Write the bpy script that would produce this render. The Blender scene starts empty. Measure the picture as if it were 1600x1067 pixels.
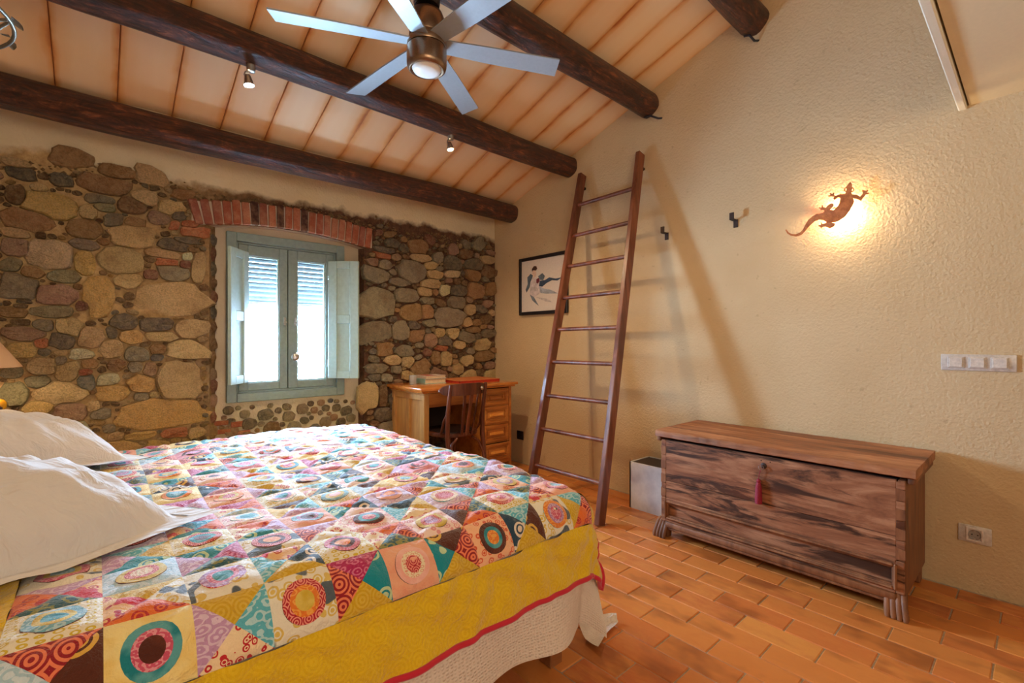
import bpy, bmesh, math, random
import numpy as np
from mathutils import Vector, Matrix
R_ = random.Random(7)
SC = bpy.context.scene
COL = SC.collection
sin, cos, pi, rad = math.sin, math.cos, math.pi, math.radians

# ------------------------------------------------------------------ camera
cd = bpy.data.cameras.new('camera'); cam = bpy.data.objects.new('camera', cd); COL.objects.link(cam)
cd.sensor_width = 36.0; cd.lens = 733.0 / 1600 * 36; cd.clip_start = 0.02
cam.location = (0, 0, 1.15); cam.rotation_euler = (pi/2, 0, -math.atan2(648, 733))
SC.camera = cam
# ------------------------------------------------------------------ sky, exposure, large lights
SC.view_settings.view_transform = 'Standard'; SC.view_settings.look = 'None'
SC.view_settings.exposure = 0.06; SC.view_settings.gamma = 1.0
SC.view_settings.use_curve_mapping = False
wd = bpy.data.worlds.new('sky'); SC.world = wd; wd.use_nodes = True
bg = wd.node_tree.nodes['Background']; bg.inputs[0].default_value = (0.45, 0.70, 1.0, 1); bg.inputs[1].default_value = 290.0
def area(name, loc, aim, sx, sy, power, color, spread=180, portal=False):
    l = bpy.data.lights.new(name, 'AREA'); l.shape = 'RECTANGLE'; l.size = sx; l.size_y = sy
    l.energy = power; l.color = color; l.spread = rad(spread)
    if portal: l.cycles.is_portal = True
    o = bpy.data.objects.new(name, l); COL.objects.link(o); o.location = loc
    o.rotation_euler = (Vector(aim) - Vector(loc)).to_track_quat('-Z', 'Y').to_euler()
    return o
def point(name, loc, power, color, r=0.03):
    l = bpy.data.lights.new(name, 'POINT'); l.energy = power; l.color = color; l.shadow_soft_size = r
    o = bpy.data.objects.new(name, l); COL.objects.link(o); o.location = loc
    return o
def spot(name, loc, aim, power, color, angle, blend=0.6, r=0.03):
    l = bpy.data.lights.new(name, 'SPOT'); l.energy = power; l.color = color; l.shadow_soft_size = r
    l.spot_size = rad(angle); l.spot_blend = blend
    o = bpy.data.objects.new(name, l); COL.objects.link(o); o.location = loc
    o.rotation_euler = (Vector(aim) - Vector(loc)).to_track_quat('-Z', 'Y').to_euler()
    return o
WARM = (1.0, 0.72, 0.42); NEUT = (1.0, 0.86, 0.68)
area('window_portal', (1.08, 3.86, 1.32), (1.08, 0, 1.32), 0.80, 1.15, 1, (1, 1, 1), portal=True)
area('rear_fill_light', (-0.35, -1.5, 1.9), (0.35, 3.0, 1.2), 1.4, 1.4, 30, (1.0, 0.80, 0.58))  # added warm fill behind the camera; the rear wall has no window
area('ceiling_fill_light', (0.9, -0.9, 1.9), (1.2, 1.9, 2.9), 1.6, 1.2, 7, (1.0, 0.86, 0.66))  # added fill lamp aimed up at the ceiling, in place of bounced light

# ------------------------------------------------------------------ helpers
WL = {}                                                   # world location of every built object
def lin(c):
    return tuple((v/255/12.92 if v/255 <= .04045 else ((v/255+.055)/1.055)**2.4) for v in c[:3]) + (1.0,)
def put(o, parent=None, at=(0, 0, 0)):
    COL.objects.link(o); WL[o.name] = Vector(at)
    if parent is not None:
        o.parent = parent; o.location = Vector(at) - WL[parent.name]
    else: o.location = at
    return o
def tag(o, label=None, cat=None, group=None, kind=None):
    for k, v in (('label', label), ('category', cat), ('group', group), ('kind', kind)):
        if v: o[k] = v
    return o
def thing(name, at, label, cat, group=None):
    o = bpy.data.objects.new(name, None); o.empty_display_size = 0.05
    put(o, None, at); return tag(o, label, cat, group)
def obj(name, bm, m, parent=None, smooth=35, kind=None, label=None, at=None, uvs=None):
    """link a bmesh built in world coordinates as ONE mesh object with its origin at its middle"""
    me = bpy.data.meshes.new(name)
    if isinstance(bm, bmesh.types.BMesh):
        bmesh.ops.recalc_face_normals(bm, faces=bm.faces[:]) if smooth != -2 else None
        co = [v.co for v in bm.verts]
        if at is None:
            at = Vector([(min(c[i] for c in co) + max(c[i] for c in co))/2 for i in range(3)])
        bmesh.ops.translate(bm, verts=bm.verts[:], vec=-Vector(at)); bm.to_mesh(me); bm.free()
    for x in (m if isinstance(m, (list, tuple)) else [m]): me.materials.append(x)
    if smooth > 0:
        me.polygons.foreach_set('use_smooth', [True]*len(me.polygons)); me.set_sharp_from_angle(angle=rad(smooth))
    o = bpy.data.objects.new(name, me); put(o, parent, at)
    if kind: o['kind'] = kind
    if label: o['label'] = label
    return o
def pyobj(name, V, F, m, parent=None, smooth=40, mi=None, uv=None, kind=None, label=None):
    """the same from vertex and face lists (numpy), optional material index per face and uv per vertex"""
    V = np.asarray(V, float); at = (V.min(0) + V.max(0))/2
    me = bpy.data.meshes.new(name); me.from_pydata((V-at).tolist(), [], F)
    for x in (m if isinstance(m, (list, tuple)) else [m]): me.materials.append(x)
    if mi is not None: me.polygons.foreach_set('material_index', mi)
    if uv is not None:
        L = me.uv_layers.new(name='uv'); idx = np.zeros(len(me.loops), int); me.loops.foreach_get('vertex_index', idx)
        L.data.foreach_set('uv', np.asarray(uv, float)[idx].ravel())
    if smooth > 0:
        me.polygons.foreach_set('use_smooth', [True]*len(me.polygons))
        if smooth < 180: me.set_sharp_from_angle(angle=rad(smooth))
    o = bpy.data.objects.new(name, me); put(o, parent, at)
    if kind: o['kind'] = kind
    if label: o['label'] = label
    return o
def copy_part(src, parent, at, name=None):
    o = src.copy(); COL.objects.link(o); WL[o.name] = Vector(at); o.parent = parent
    o.location = Vector(at) - (WL[parent.name] if parent else Vector((0, 0, 0)))
    return o
def BM(): return bmesh.new()
def box(bm, c, s, rot=None, bev=0.0, seg=1):
    M = Matrix.Translation(c) @ (rot.to_4x4() if rot else Matrix()) @ Matrix.Diagonal((*s, 1))
    g = bmesh.ops.create_cube(bm, size=1.0, matrix=M)
    if bev:
        es = list({e for v in g['verts'] for e in v.link_edges})
        bmesh.ops.bevel(bm, geom=es, offset=bev, segments=seg, affect='EDGES', profile=0.5)
    return bm
def b2(bm, lo, hi, bev=0.0, seg=1):
    return box(bm, [(a+b)/2 for a, b in zip(lo, hi)], [abs(b-a) for a, b in zip(lo, hi)], None, bev, seg)
def tube(bm, pts, r, n=10, cap=True, flat=None):
    """round bar through points; r a number or one radius per point; flat = (axis, factor) squashes it"""
    pts = [Vector(p) for p in pts]; rr = r if isinstance(r, (list, tuple)) else [r]*len(pts)
    rings = []; up = None
    for i, p in enumerate(pts):
        d = (pts[min(i+1, len(pts)-1)] - pts[max(i-1, 0)]).normalized()
        if up is None: up = d.orthogonal().normalized()
        up = (up - d*up.dot(d)).normalized(); w = d.cross(up)
        ring = []
        for k in range(n):
            q = up*cos(2*pi*k/n)*rr[i] + w*sin(2*pi*k/n)*rr[i]
            if flat: q = q - flat[0]*q.dot(flat[0])*(1-flat[1])
            ring.append(bm.verts.new(p+q))
        rings.append(ring)
    for a, b in zip(rings, rings[1:]):
        for k in range(n): bm.faces.new((a[k], a[(k+1) % n], b[(k+1) % n], b[k]))
    if cap: bm.faces.new(rings[0][::-1]); bm.faces.new(rings[-1])
    return bm
def lathe(bm, c, prof, n=24, rot=None, cap=True):
    """profile of (radius, height) turned round z at c"""
    c = Vector(c); rings = []
    for r, z in prof:
        ring = []
        for k in range(n):
            v = Vector((r*cos(2*pi*k/n), r*sin(2*pi*k/n), z))
            ring.append(bm.verts.new(c + (rot @ v if rot else v)))
        rings.append(ring)
    for a, b in zip(rings, rings[1:]):
        for k in range(n): bm.faces.new((a[k], a[(k+1) % n], b[(k+1) % n], b[k]))
    if cap: bm.faces.new(rings[0][::-1]); bm.faces.new(rings[-1])
    return bm
def poly(bm, pts, vec):
    """prism: a polygon pushed along vec"""
    a = [bm.verts.new(p) for p in pts]; b = [bm.verts.new(Vector(p)+Vector(vec)) for p in pts]
    bm.faces.new(a[::-1]); bm.faces.new(b); n = len(a)
    for k in range(n): bm.faces.new((a[k], a[(k+1) % n], b[(k+1) % n], b[k]))
    return bm
def quad(bm, *p, mi=0):
    f = bm.faces.new([bm.verts.new(q) for q in p]); f.material_index = mi; return f

# ------------------------------------------------------------------ materials
class NT:
    def __init__(s, name):
        s.m = bpy.data.materials.new(name); s.m.use_nodes = True; s.t = s.m.node_tree
        s.b = s.t.nodes['Principled BSDF']; s.out = s.t.nodes['Material Output']
    def n(s, typ, ins=None, **kw):
        x = s.t.nodes.new('ShaderNode'+typ)
        for k, v in kw.items(): setattr(x, k, v)
        for k, v in (ins or {}).items(): s.set(x.inputs[k], v)
        return x
    def set(s, i, v):
        if isinstance(v, bpy.types.NodeSocket): s.t.links.new(v, i)
        elif isinstance(v, bpy.types.Node): s.t.links.new(v.outputs[0], i)
        else: i.default_value = v
    def co(s, kind='Object', scale=(1, 1, 1), shift=True):
        c = s.n('TexCoord').outputs[kind]
        if shift and kind == 'Object':
            r = s.n('ObjectInfo').outputs['Random']
            r = s.n('VectorMath', {0: s.n('CombineXYZ', {0: r, 1: r, 2: r}), 3: 37.0}, operation='SCALE')
            c = s.n('VectorMath', {0: c, 1: r})
        return s.n('Mapping', {0: c, 3: scale})
    def noise(s, vec, scale, detail=4, rough=.6, dist=0):
        return s.n('TexNoise', {'Vector': vec, 'Scale': scale, 'Detail': detail, 'Roughness': rough, 'Distortion': dist}).outputs['Fac']
    def ramp(s, fac, stops, interp='LINEAR'):
        x = s.n('ValToRGB', {0: fac}); e = x.color_ramp.elements; x.color_ramp.interpolation = interp
        while len(e) < len(stops): e.new(0.5)
        for q, (p, c) in zip(e, stops): q.position = p; q.color = lin(c) if not isinstance(c, (int, float)) else (c, c, c, 1)
        return x.outputs[0]
    def mix(s, f, a, b, mode='MIX'):
        x = s.n('Mix', data_type='RGBA', blend_type=mode)
        s.set(x.inputs[0], f); s.set(x.inputs[6], a); s.set(x.inputs[7], b); return x.outputs[2]
    def math(s, op, a, b=0.0, c=0.0):
        return s.n('Math', {0: a, 1: b, 2: c}, operation=op).outputs[0]
    def bump(s, h, strength=.3, dist=.01, n=None):
        x = s.n('Bump', {'Height': h, 'Strength': strength, 'Distance': dist})
        if n: s.set(x.inputs['Normal'], n)
        return x.outputs[0]
    def fin(s, col, rough=.6, normal=None, metal=0, spec=.5, **kw):
        s.set(s.b.inputs['Base Color'], col); s.set(s.b.inputs['Roughness'], rough); s.set(s.b.inputs['Metallic'], metal)
        s.set(s.b.inputs['Specular IOR Level'], spec)
        if normal is not None: s.set(s.b.inputs['Normal'], normal)
        for k, v in kw.items(): s.set(s.b.inputs[k], v)
        return s.m
def plain(name, c, rough=.5, metal=0, bump=0, scale=60, var=.08, **kw):
    t = NT(name); v = t.co(); nz = t.noise(v, scale)
    lo = tuple(x*(1-var) for x in c); hi = tuple(min(255, x*(1+var)) for x in c)
    return t.fin(t.ramp(nz, [(.3, lo), (.7, hi)]), rough, t.bump(nz, bump, .004) if bump else None, metal, **kw)
def wood(name, dark, mid, light, grain=(1, 1, 1), rough=.45, stain=None, scale=9, bump=.25, amt=(.53, .66), spec=.5, coat=0):
    """grain: small number along the grain"""
    t = NT(name); v = t.co('Object', grain)
    g = t.noise(v, scale, 8, .65, 1.2); f = t.noise(v, scale*5, 5, .6)
    h = t.math('ADD', t.math('MULTIPLY', g, .75), t.math('MULTIPLY', f, .25))
    c = t.ramp(h, [(.30, dark), (.48, mid), (.66, light)])
    if stain:
        s2 = t.noise(t.co('Object', tuple(q*.8 for q in grain)), scale*.42, 6, .65, 1.0)
        c = t.mix(t.ramp(s2, [(amt[0], 0.0), (amt[1], 1.0)]), c, lin(stain))
    return t.fin(c, t.ramp(h, [(.2, rough*.8), (.8, min(1, rough*1.25))]), t.bump(h, bump, .006), spec=spec, **({'Coat Weight': coat} if coat else {}))
# ------------------------------------------------------------------ room shell
YB, XR, XL, YF = 3.687, 3.025, -1.05, -1.75
SL = 0.323
def cz(y): return 2.394 + SL*(YB - y)
YN = YB + 0.07                                            # niche plane the window stands in
def plaster(name, c1, c2, bump=.75):
    t = NT(name); p = t.n('NewGeometry').outputs['Position']
    big = t.noise(p, 1.3, 4, .6); fine = t.noise(p, 66, 5, .65); mid = t.noise(p, 11, 3, .5)
    vor = t.n('TexVoronoi', {'Vector': p, 'Scale': 70.0}).outputs['Distance']
    f2 = t.noise(p, 95, 4, .7)
    h = t.math('ADD', t.math('ADD', t.math('MULTIPLY', fine, .55), t.math('MULTIPLY', mid, .22)), t.math('ADD', t.math('MULTIPLY', vor, .25), t.math('MULTIPLY', f2, .35)))
    pit = t.ramp(t.noise(p, 24, 2, .4), [(.72, 0.0), (.78, 1.0)])
    col = t.mix(t.math('MULTIPLY', pit, .25), t.ramp(big, [(.3, c1), (.7, c2)]), lin((150, 120, 85)))
    return t.fin(col, .92, t.bump(h, bump, .010), spec=.2)
m_plaster = plaster('ochre_plaster', (208, 181, 140), (220, 196, 157))
m_pale = plaster('pale_plaster', (226, 212, 186), (236, 224, 200), .3)
m_lime = plaster('lime_jamb', (205, 190, 170), (188, 168, 146), .5)
# stone wall bed: mortar below a ragged line, plaster above
t = NT('stone_wall_mortar'); p = t.n('NewGeometry').outputs['Position']
z = t.n('SeparateXYZ', {0: p}).outputs[2]
edge = t.math('ADD', z, t.math('ADD', t.math('MULTIPLY', t.noise(p, 7, 5, .6), -.16), t.math('MULTIPLY', t.noise(p, 1.7, 2), -.10)))
up = t.ramp(t.math('MULTIPLY_ADD', edge, 8.0, -8.0*2.0), [(.25, 0.0), (.6, 1.0)])
nz = t.noise(p, 30, 6, .7); n2 = t.noise(p, 6, 3)
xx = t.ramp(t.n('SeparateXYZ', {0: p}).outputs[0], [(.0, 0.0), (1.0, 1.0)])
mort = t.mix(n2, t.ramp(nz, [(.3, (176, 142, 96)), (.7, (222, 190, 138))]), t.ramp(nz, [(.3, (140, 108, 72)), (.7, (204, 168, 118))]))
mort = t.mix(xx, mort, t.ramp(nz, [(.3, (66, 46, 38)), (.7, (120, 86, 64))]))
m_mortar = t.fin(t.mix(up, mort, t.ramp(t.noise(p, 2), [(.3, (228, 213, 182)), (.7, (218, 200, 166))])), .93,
                 t.bump(t.math('ADD', nz, t.math('MULTIPLY', n2, .8)), .6, .02), spec=.15)
m_mortar_light = plaster('niche_mortar', (206, 192, 170), (186, 168, 144), .8)

# back wall with the niche (x .56-1.64) under a shallow arch
def arch_b(x): return 1.905 + .068*(1-((x-1.07)/.6)**2)
NX0, NX1 = 0.560, 1.640
bm = BM()
quad(bm, (XL, YB, -.02), (NX0, YB, -.02), (NX0, YB, 2.5), (XL, YB, 2.5))
quad(bm, (NX1, YB, -.02), (XR, YB, -.02), (XR, YB, 2.5), (NX1, YB, 2.5))
xs = [NX0 + (NX1-NX0)*k/12 for k in range(13)]
for a, b in zip(xs, xs[1:]):
    quad(bm, (a, YB, arch_b(a)), (b, YB, arch_b(b)), (b, YB, 2.5), (a, YB, 2.5))
    quad(bm, (a, YB, arch_b(a)), (b, YB, arch_b(b)), (b, YN, arch_b(b)), (a, YN, arch_b(a)), mi=1)
quad(bm, (NX0, YB, -.02), (NX0+.045, YN, -.02), (NX0+.045, YN, 2.0), (NX0, YB, 2.0))
quad(bm, (NX1, YB, -.02), (NX1-.02, YN, -.02), (NX1-.02, YN, 2.0), (NX1, YB, 2.0))
WX0, WX1, WZ0, WZ1 = 0.668, 1.494, 0.722, 1.916           # window frame, outside
quad(bm, (NX0, YN, -.02), (WX0, YN, -.02), (WX0, YN, 2.0), (NX0, YN, 2.0), mi=1)
quad(bm, (WX1, YN, -.02), (NX1, YN, -.02), (NX1, YN, 2.0), (WX1, YN, 2.0), mi=2)
quad(bm, (WX0, YN, -.02), (WX1, YN, -.02), (WX1, YN, WZ0), (WX0, YN, WZ0), mi=2)
quad(bm, (WX0, YN, WZ1), (WX1, YN, WZ1), (WX1, YN, 2.02), (WX0, YN, 2.02), mi=1)
for (x0, z0, x1, z1) in ((WX0, WZ0, WX0, WZ1), (WX1, WZ0, WX1, WZ1), (WX0, WZ0, WX1, WZ0), (WX0, WZ1, WX1, WZ1)):
    quad(bm, (x0, YN, z0), (x1, YN, z1), (x1, YN+.38, z1), (x0, YN+.38, z0), mi=1)
# the outer leaf of the masonry
quad(bm, (XL-.2, YN+.38, -.1), (WX0, YN+.38, -.1), (WX0, YN+.38, 2.7), (XL-.2, YN+.38, 2.7), mi=1)
quad(bm, (WX1, YN+.38, -.1), (XR+.2, YN+.38, -.1), (XR+.2, YN+.38, 2.7), (WX1, YN+.38, 2.7), mi=1)
quad(bm, (WX0, YN+.38, -.1), (WX1, YN+.38, -.1), (WX1, YN+.38, WZ0), (WX0, YN+.38, WZ0), mi=1)
quad(bm, (WX0, YN+.38, WZ1), (WX1, YN+.38, WZ1), (WX1, YN+.38, 2.7), (WX0, YN+.38, 2.7), mi=1)
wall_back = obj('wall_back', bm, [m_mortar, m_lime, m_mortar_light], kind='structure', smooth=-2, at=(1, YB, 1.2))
bm = BM(); poly(bm, [(XR, YF-.2, -.1), (XR, YB+.5, -.1), (XR, YB+.5, cz(YB+.5)+.1), (XR, YF-.2, cz(YF-.2)+.1)], (.15, 0, 0))
wall_right = obj('wall_right', bm, m_plaster, kind='structure', smooth=0)
bm = BM(); poly(bm, [(XL, YF-.2, -.1), (XL, YB+.5, -.1), (XL, YB+.5, cz(YB+.5)+.1), (XL, YF-.2, cz(YF-.2)+.1)], (-.15, 0, 0))
wall_left = obj('wall_left', bm, m_plaster, kind='structure', smooth=0)
bm = BM(); b2(bm, (XL-.1, YF-.15, -.1), (XR+.1, YF, cz(YF)+.1))
wall_rear = obj('wall_rear', bm, m_plaster, kind='structure', smooth=0)

# floor: grout bed + terracotta tiles, each its own part where it can be seen
t = NT('grout'); p = t.n('NewGeometry').outputs['Position']; nz = t.noise(p, 60, 4)
m_grout = t.fin(t.ramp(nz, [(.3, (150, 132, 112)), (.7, (186, 166, 142))]), .9, t.bump(nz, .4, .005))
bm = BM(); b2(bm, (XL-.1, YF-.15, -.14), (XR+.1, YB+.4, -.004))
floor = obj('floor', bm, m_grout, kind='structure', smooth=0)
t = NT('terracotta_tile'); v = t.co(scale=(1, .35, 1)); rnd = t.n('ObjectInfo').outputs['Random']
nz = t.noise(v, 22, 6, .65, .6); n2 = t.noise(t.co(scale=(1, .6, 1)), 5, 3, .6)
base = t.ramp(t.math('MULTIPLY_ADD', t.math('SUBTRACT', nz, .5), .45, rnd),
              [(.0, (200, 118, 54)), (.3, (214, 134, 64)), (.55, (202, 114, 54)), (.8, (220, 146, 70)), (1, (194, 108, 56))])
base = t.mix(t.ramp(t.math('ADD', n2, t.math('MULTIPLY', rnd, .12)), [(.60, 0.0), (.74, .55)]), base, lin((118, 58, 24)))
m_tile = t.fin(base, t.ramp(nz, [(.3, .34), (.7, .52)]), t.bump(nz, .22, .006), spec=.5)
TX, TY = .1195, .2835
tiles = {}
def tile_mesh(w, l):
    key = (round(w, 3), round(l, 3))
    if key not in tiles:
        bm = BM(); box(bm, (0, 0, -.006), (w, l, .012), None, .003)
        bmesh.ops.delete(bm, geom=[f for f in bm.faces if f.normal.z < -.5], context='FACES')
        me = bpy.data.meshes.new('floor_tile'); bm.to_mesh(me); bm.free(); me.materials.append(m_tile); tiles[key] = me
    return tiles[key]
ca, sa = 733/978.4, 648/978.4
def to_px(x, y, z=0):
    f = sa*x + ca*y; r = ca*x - sa*y
    return (800+733*r/f, 533.5-733*(z-1.15)/f) if f > .05 else (-9e3, -9e3)
hidden = []; nt = 0
for i in range(-26, 10):
    x0 = 1.927 + TX*i; x1 = x0 + TX
    if x1 < XL or x0 > XR: continue
    xa, xb = max(x0, XL)+.002, min(x1, XR)-.002
    if xb - xa < .02: continue
    for k in range(-10, 14):
        y0 = 1.392 + TY*(k - (.5 if i % 2 else 0)); y1 = y0 + TY
        ya, yb = max(y0, YF)+.0025, min(y1, YB)-.0025
        if yb - ya < .02: continue
        cx, cy = (xa+xb)/2, (ya+yb)/2
        seen = False
        for qx in (xa, cx, xb):
            for qy in (ya, yb):
                u, w_ = to_px(qx, qy)
                if -30 < u < 1630 and w_ < 1120 and (qx > 1.15): seen = True
        if not seen: hidden.append((xa, xb, ya, yb)); continue
        o = bpy.data.objects.new('floor_tile', tile_mesh(xb-xa, yb-ya)); put(o, floor, (cx, cy, R_.uniform(-.0012, .0008)))
        o.rotation_euler = (R_.uniform(-.003, .003), R_.uniform(-.004, .004), 0); nt += 1
bm = BM()
for xa, xb, ya, yb in hidden:
    quad(bm, (xa, ya, 0), (xb, ya, 0), (xb, yb, 0), (xa, yb, 0))
    quad(bm, (xa, ya, 0), (xa, ya, -.012), (xb, ya, -.012), (xb, ya, 0)); quad(bm, (xa, ya, 0), (xa, yb, 0), (xa, yb, -.012), (xa, ya, -.012))
obj('floor_tiles_beyond_view', bm, m_tile, floor, smooth=-2, kind='stuff')

# ceiling: deck + boards between the beams
m_deck = plain('roof_deck', (130, 70, 34), .9)
bm = BM(); poly(bm, [(XL-.2, YF-.3, cz(YF-.3)+.012), (XL-.2, YB+.6, cz(YB+.6)+.012), (XL-.2, YB+.6, cz(YB+.6)+.25), (XL-.2, YF-.3, cz(YF-.3)+.25)], (XR-XL+.4, 0, 0))
ceiling = obj('ceiling', bm, m_deck, kind='structure', smooth=0)
t = NT('ceiling_board_clay'); uv = t.n('TexCoord').outputs['UV']; sx = t.n('SeparateXYZ', {0: uv})
ed = t.math('ABSOLUTE', t.math('SUBTRACT', sx.outputs[0], .5))           # 0 middle, .5 edge
v = t.co(scale=(1, .22, .22)); nz = t.noise(v, 16, 5, .6, .4); n2 = t.noise(t.co(), 3.5, 3, .6)
rnd = t.n('ObjectInfo').outputs['Random']
e2 = t.math('ADD', ed, t.math('ADD', t.math('MULTIPLY', t.math('SUBTRACT', nz, .5), .14), t.math('MULTIPLY', t.math('SUBTRACT', n2, .5), .28)))
base = t.ramp(e2, [(.15, (240, 210, 172)), (.37, (235, 196, 150)), (.47, (220, 156, 96)), (.53, (182, 102, 50))])
base = t.mix(t.math('MULTIPLY', rnd, .38), base, lin((230, 172, 114)))
m_board = t.fin(base, .62, t.bump(nz, .10, .004), spec=.3)
beam_ys = [3.413, 2.673, 1.910, 1.17, .43, -.31, -1.05]
edges = [YB+.02] + beam_ys + [YF-.02]
nrm = Vector((0, SL, 1)).normalized()
for a, b in zip(edges, edges[1:]):
    for k in range(-5, 13):
        x0 = .083 + .248*k; x1 = x0 + .248; x0, x1 = max(x0, XL-.02)+.0016, min(x1, XR+.02)-.0016
        if x1 - x0 < .03: continue
        ya, yb = b+.004, a-.004; th = .016; dz = R_.uniform(-.002, .002)
        V = []
        for (dzz, ins) in ((0.0, .0035), (.004, 0), (th, 0)):
            for (x, y) in ((x0+ins, ya), (x1-ins, ya), (x1-ins, yb), (x0+ins, yb)):
                V.append((x, y, cz(y) + dzz + dz))
        F = [(0, 3, 2, 1)]
        for s in (0, 4): F += [(s+q, s+(q+1) % 4, s+4+(q+1) % 4, s+4+q) for q in range(4)]
        pyobj('ceiling_board', V, F, m_board, ceiling, 0, uv=[((q[0]-x0)/(x1-x0), (q[1]-ya)) for q in V])

# the flat loft floor that juts in at the upper right
m_loft = plain('cream_paint', (226, 205, 166), .6, var=.01)
bm = BM(); b2(bm, (1.75, -1.2, 2.243), (XR, .225, 2.33))
loft = tag(obj('loft_floor', bm, m_loft, smooth=0), 'flat cream painted loft underside jutting from the right wall', 'loft')
bm = BM(); b2(bm, (1.72, .232, 2.228), (XR, .262, 2.345), .004)
obj('edge_board', bm, m_pale, loft, label='pale narrow edge board of the loft')
# ------------------------------------------------------------------ ceiling beams
def beam_mat():
    t = NT('dark_round_timber'); v = t.co(scale=(.16, 1, 1)); g = t.noise(v, 20, 8, .75, 2.2); k = t.noise(t.co(scale=(.55, 1, 1)), 11, 6, .65, 3.2)
    h = t.math('ADD', t.math('MULTIPLY', g, .7), t.math('MULTIPLY', k, .35))
    c = t.ramp(h, [(.36, (22, 10, 8)), (.48, (56, 27, 17)), (.57, (98, 50, 30)), (.66, (160, 94, 58))])
    return t.fin(c, t.ramp(g, [(.3, .28), (.7, .52)]), t.bump(h, 1.0, .03), spec=.7)
m_beam = beam_mat()
bl = ['lowest round dark beam, running above the stone wall and its window',
      'round dark beam that carries the two little spotlights',
      'round dark beam above the fan, ending over the top of the ladder',
      'round dark beam of which only the end shows near the top edge of the right wall']
def make_beam(y, r, seed, label):
    rr = random.Random(seed); bm = BM(); n = 22; rings = []; zc = cz(y) - r*1.03
    cut = [.985+.03*sin(5*2*pi*k/n+seed)+rr.uniform(-.012, .012) for k in range(n)]
    L = [XL - .03 + (XR + .05 - XL + .03)*k/28 for k in range(29)]
    for i, x in enumerate(L):
        oy = .006*sin(x*1.7+seed) + .004*sin(x*4.1+seed*2); oz = .005*sin(x*2.3+seed*3)
        rad_ = r*(1 + .02*sin(x*3+seed) + rr.uniform(-.014, .014))
        rings.append([bm.verts.new((x, y+oy+rad_*cut[k]*cos(2*pi*k/n)*(1+rr.uniform(-.016, .016)), zc+oz+rad_*cut[k]*sin(2*pi*k/n))) for k in range(n)])
    for a, b in zip(rings, rings[1:]):
        for k in range(n): bm.faces.new((a[k], a[(k+1) % n], b[(k+1) % n], b[k]))
    bm.faces.new(rings[0]); bm.faces.new(rings[-1])
    o = obj('ceiling_beam', bm, m_beam, smooth=60)
    return tag(o, label, 'beam', 'round timber ceiling beams')
for i, y in enumerate(beam_ys):
    make_beam(y, (.087, .085, .089, .087, .086, .086, .086)[i], i+1,
              bl[i] if i < 4 else ['round dark beam overhead just behind the visible ones', 'round dark beam over the loft side, out of the picture', 'rearmost round dark beam, out of the picture'][i-4])

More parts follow.
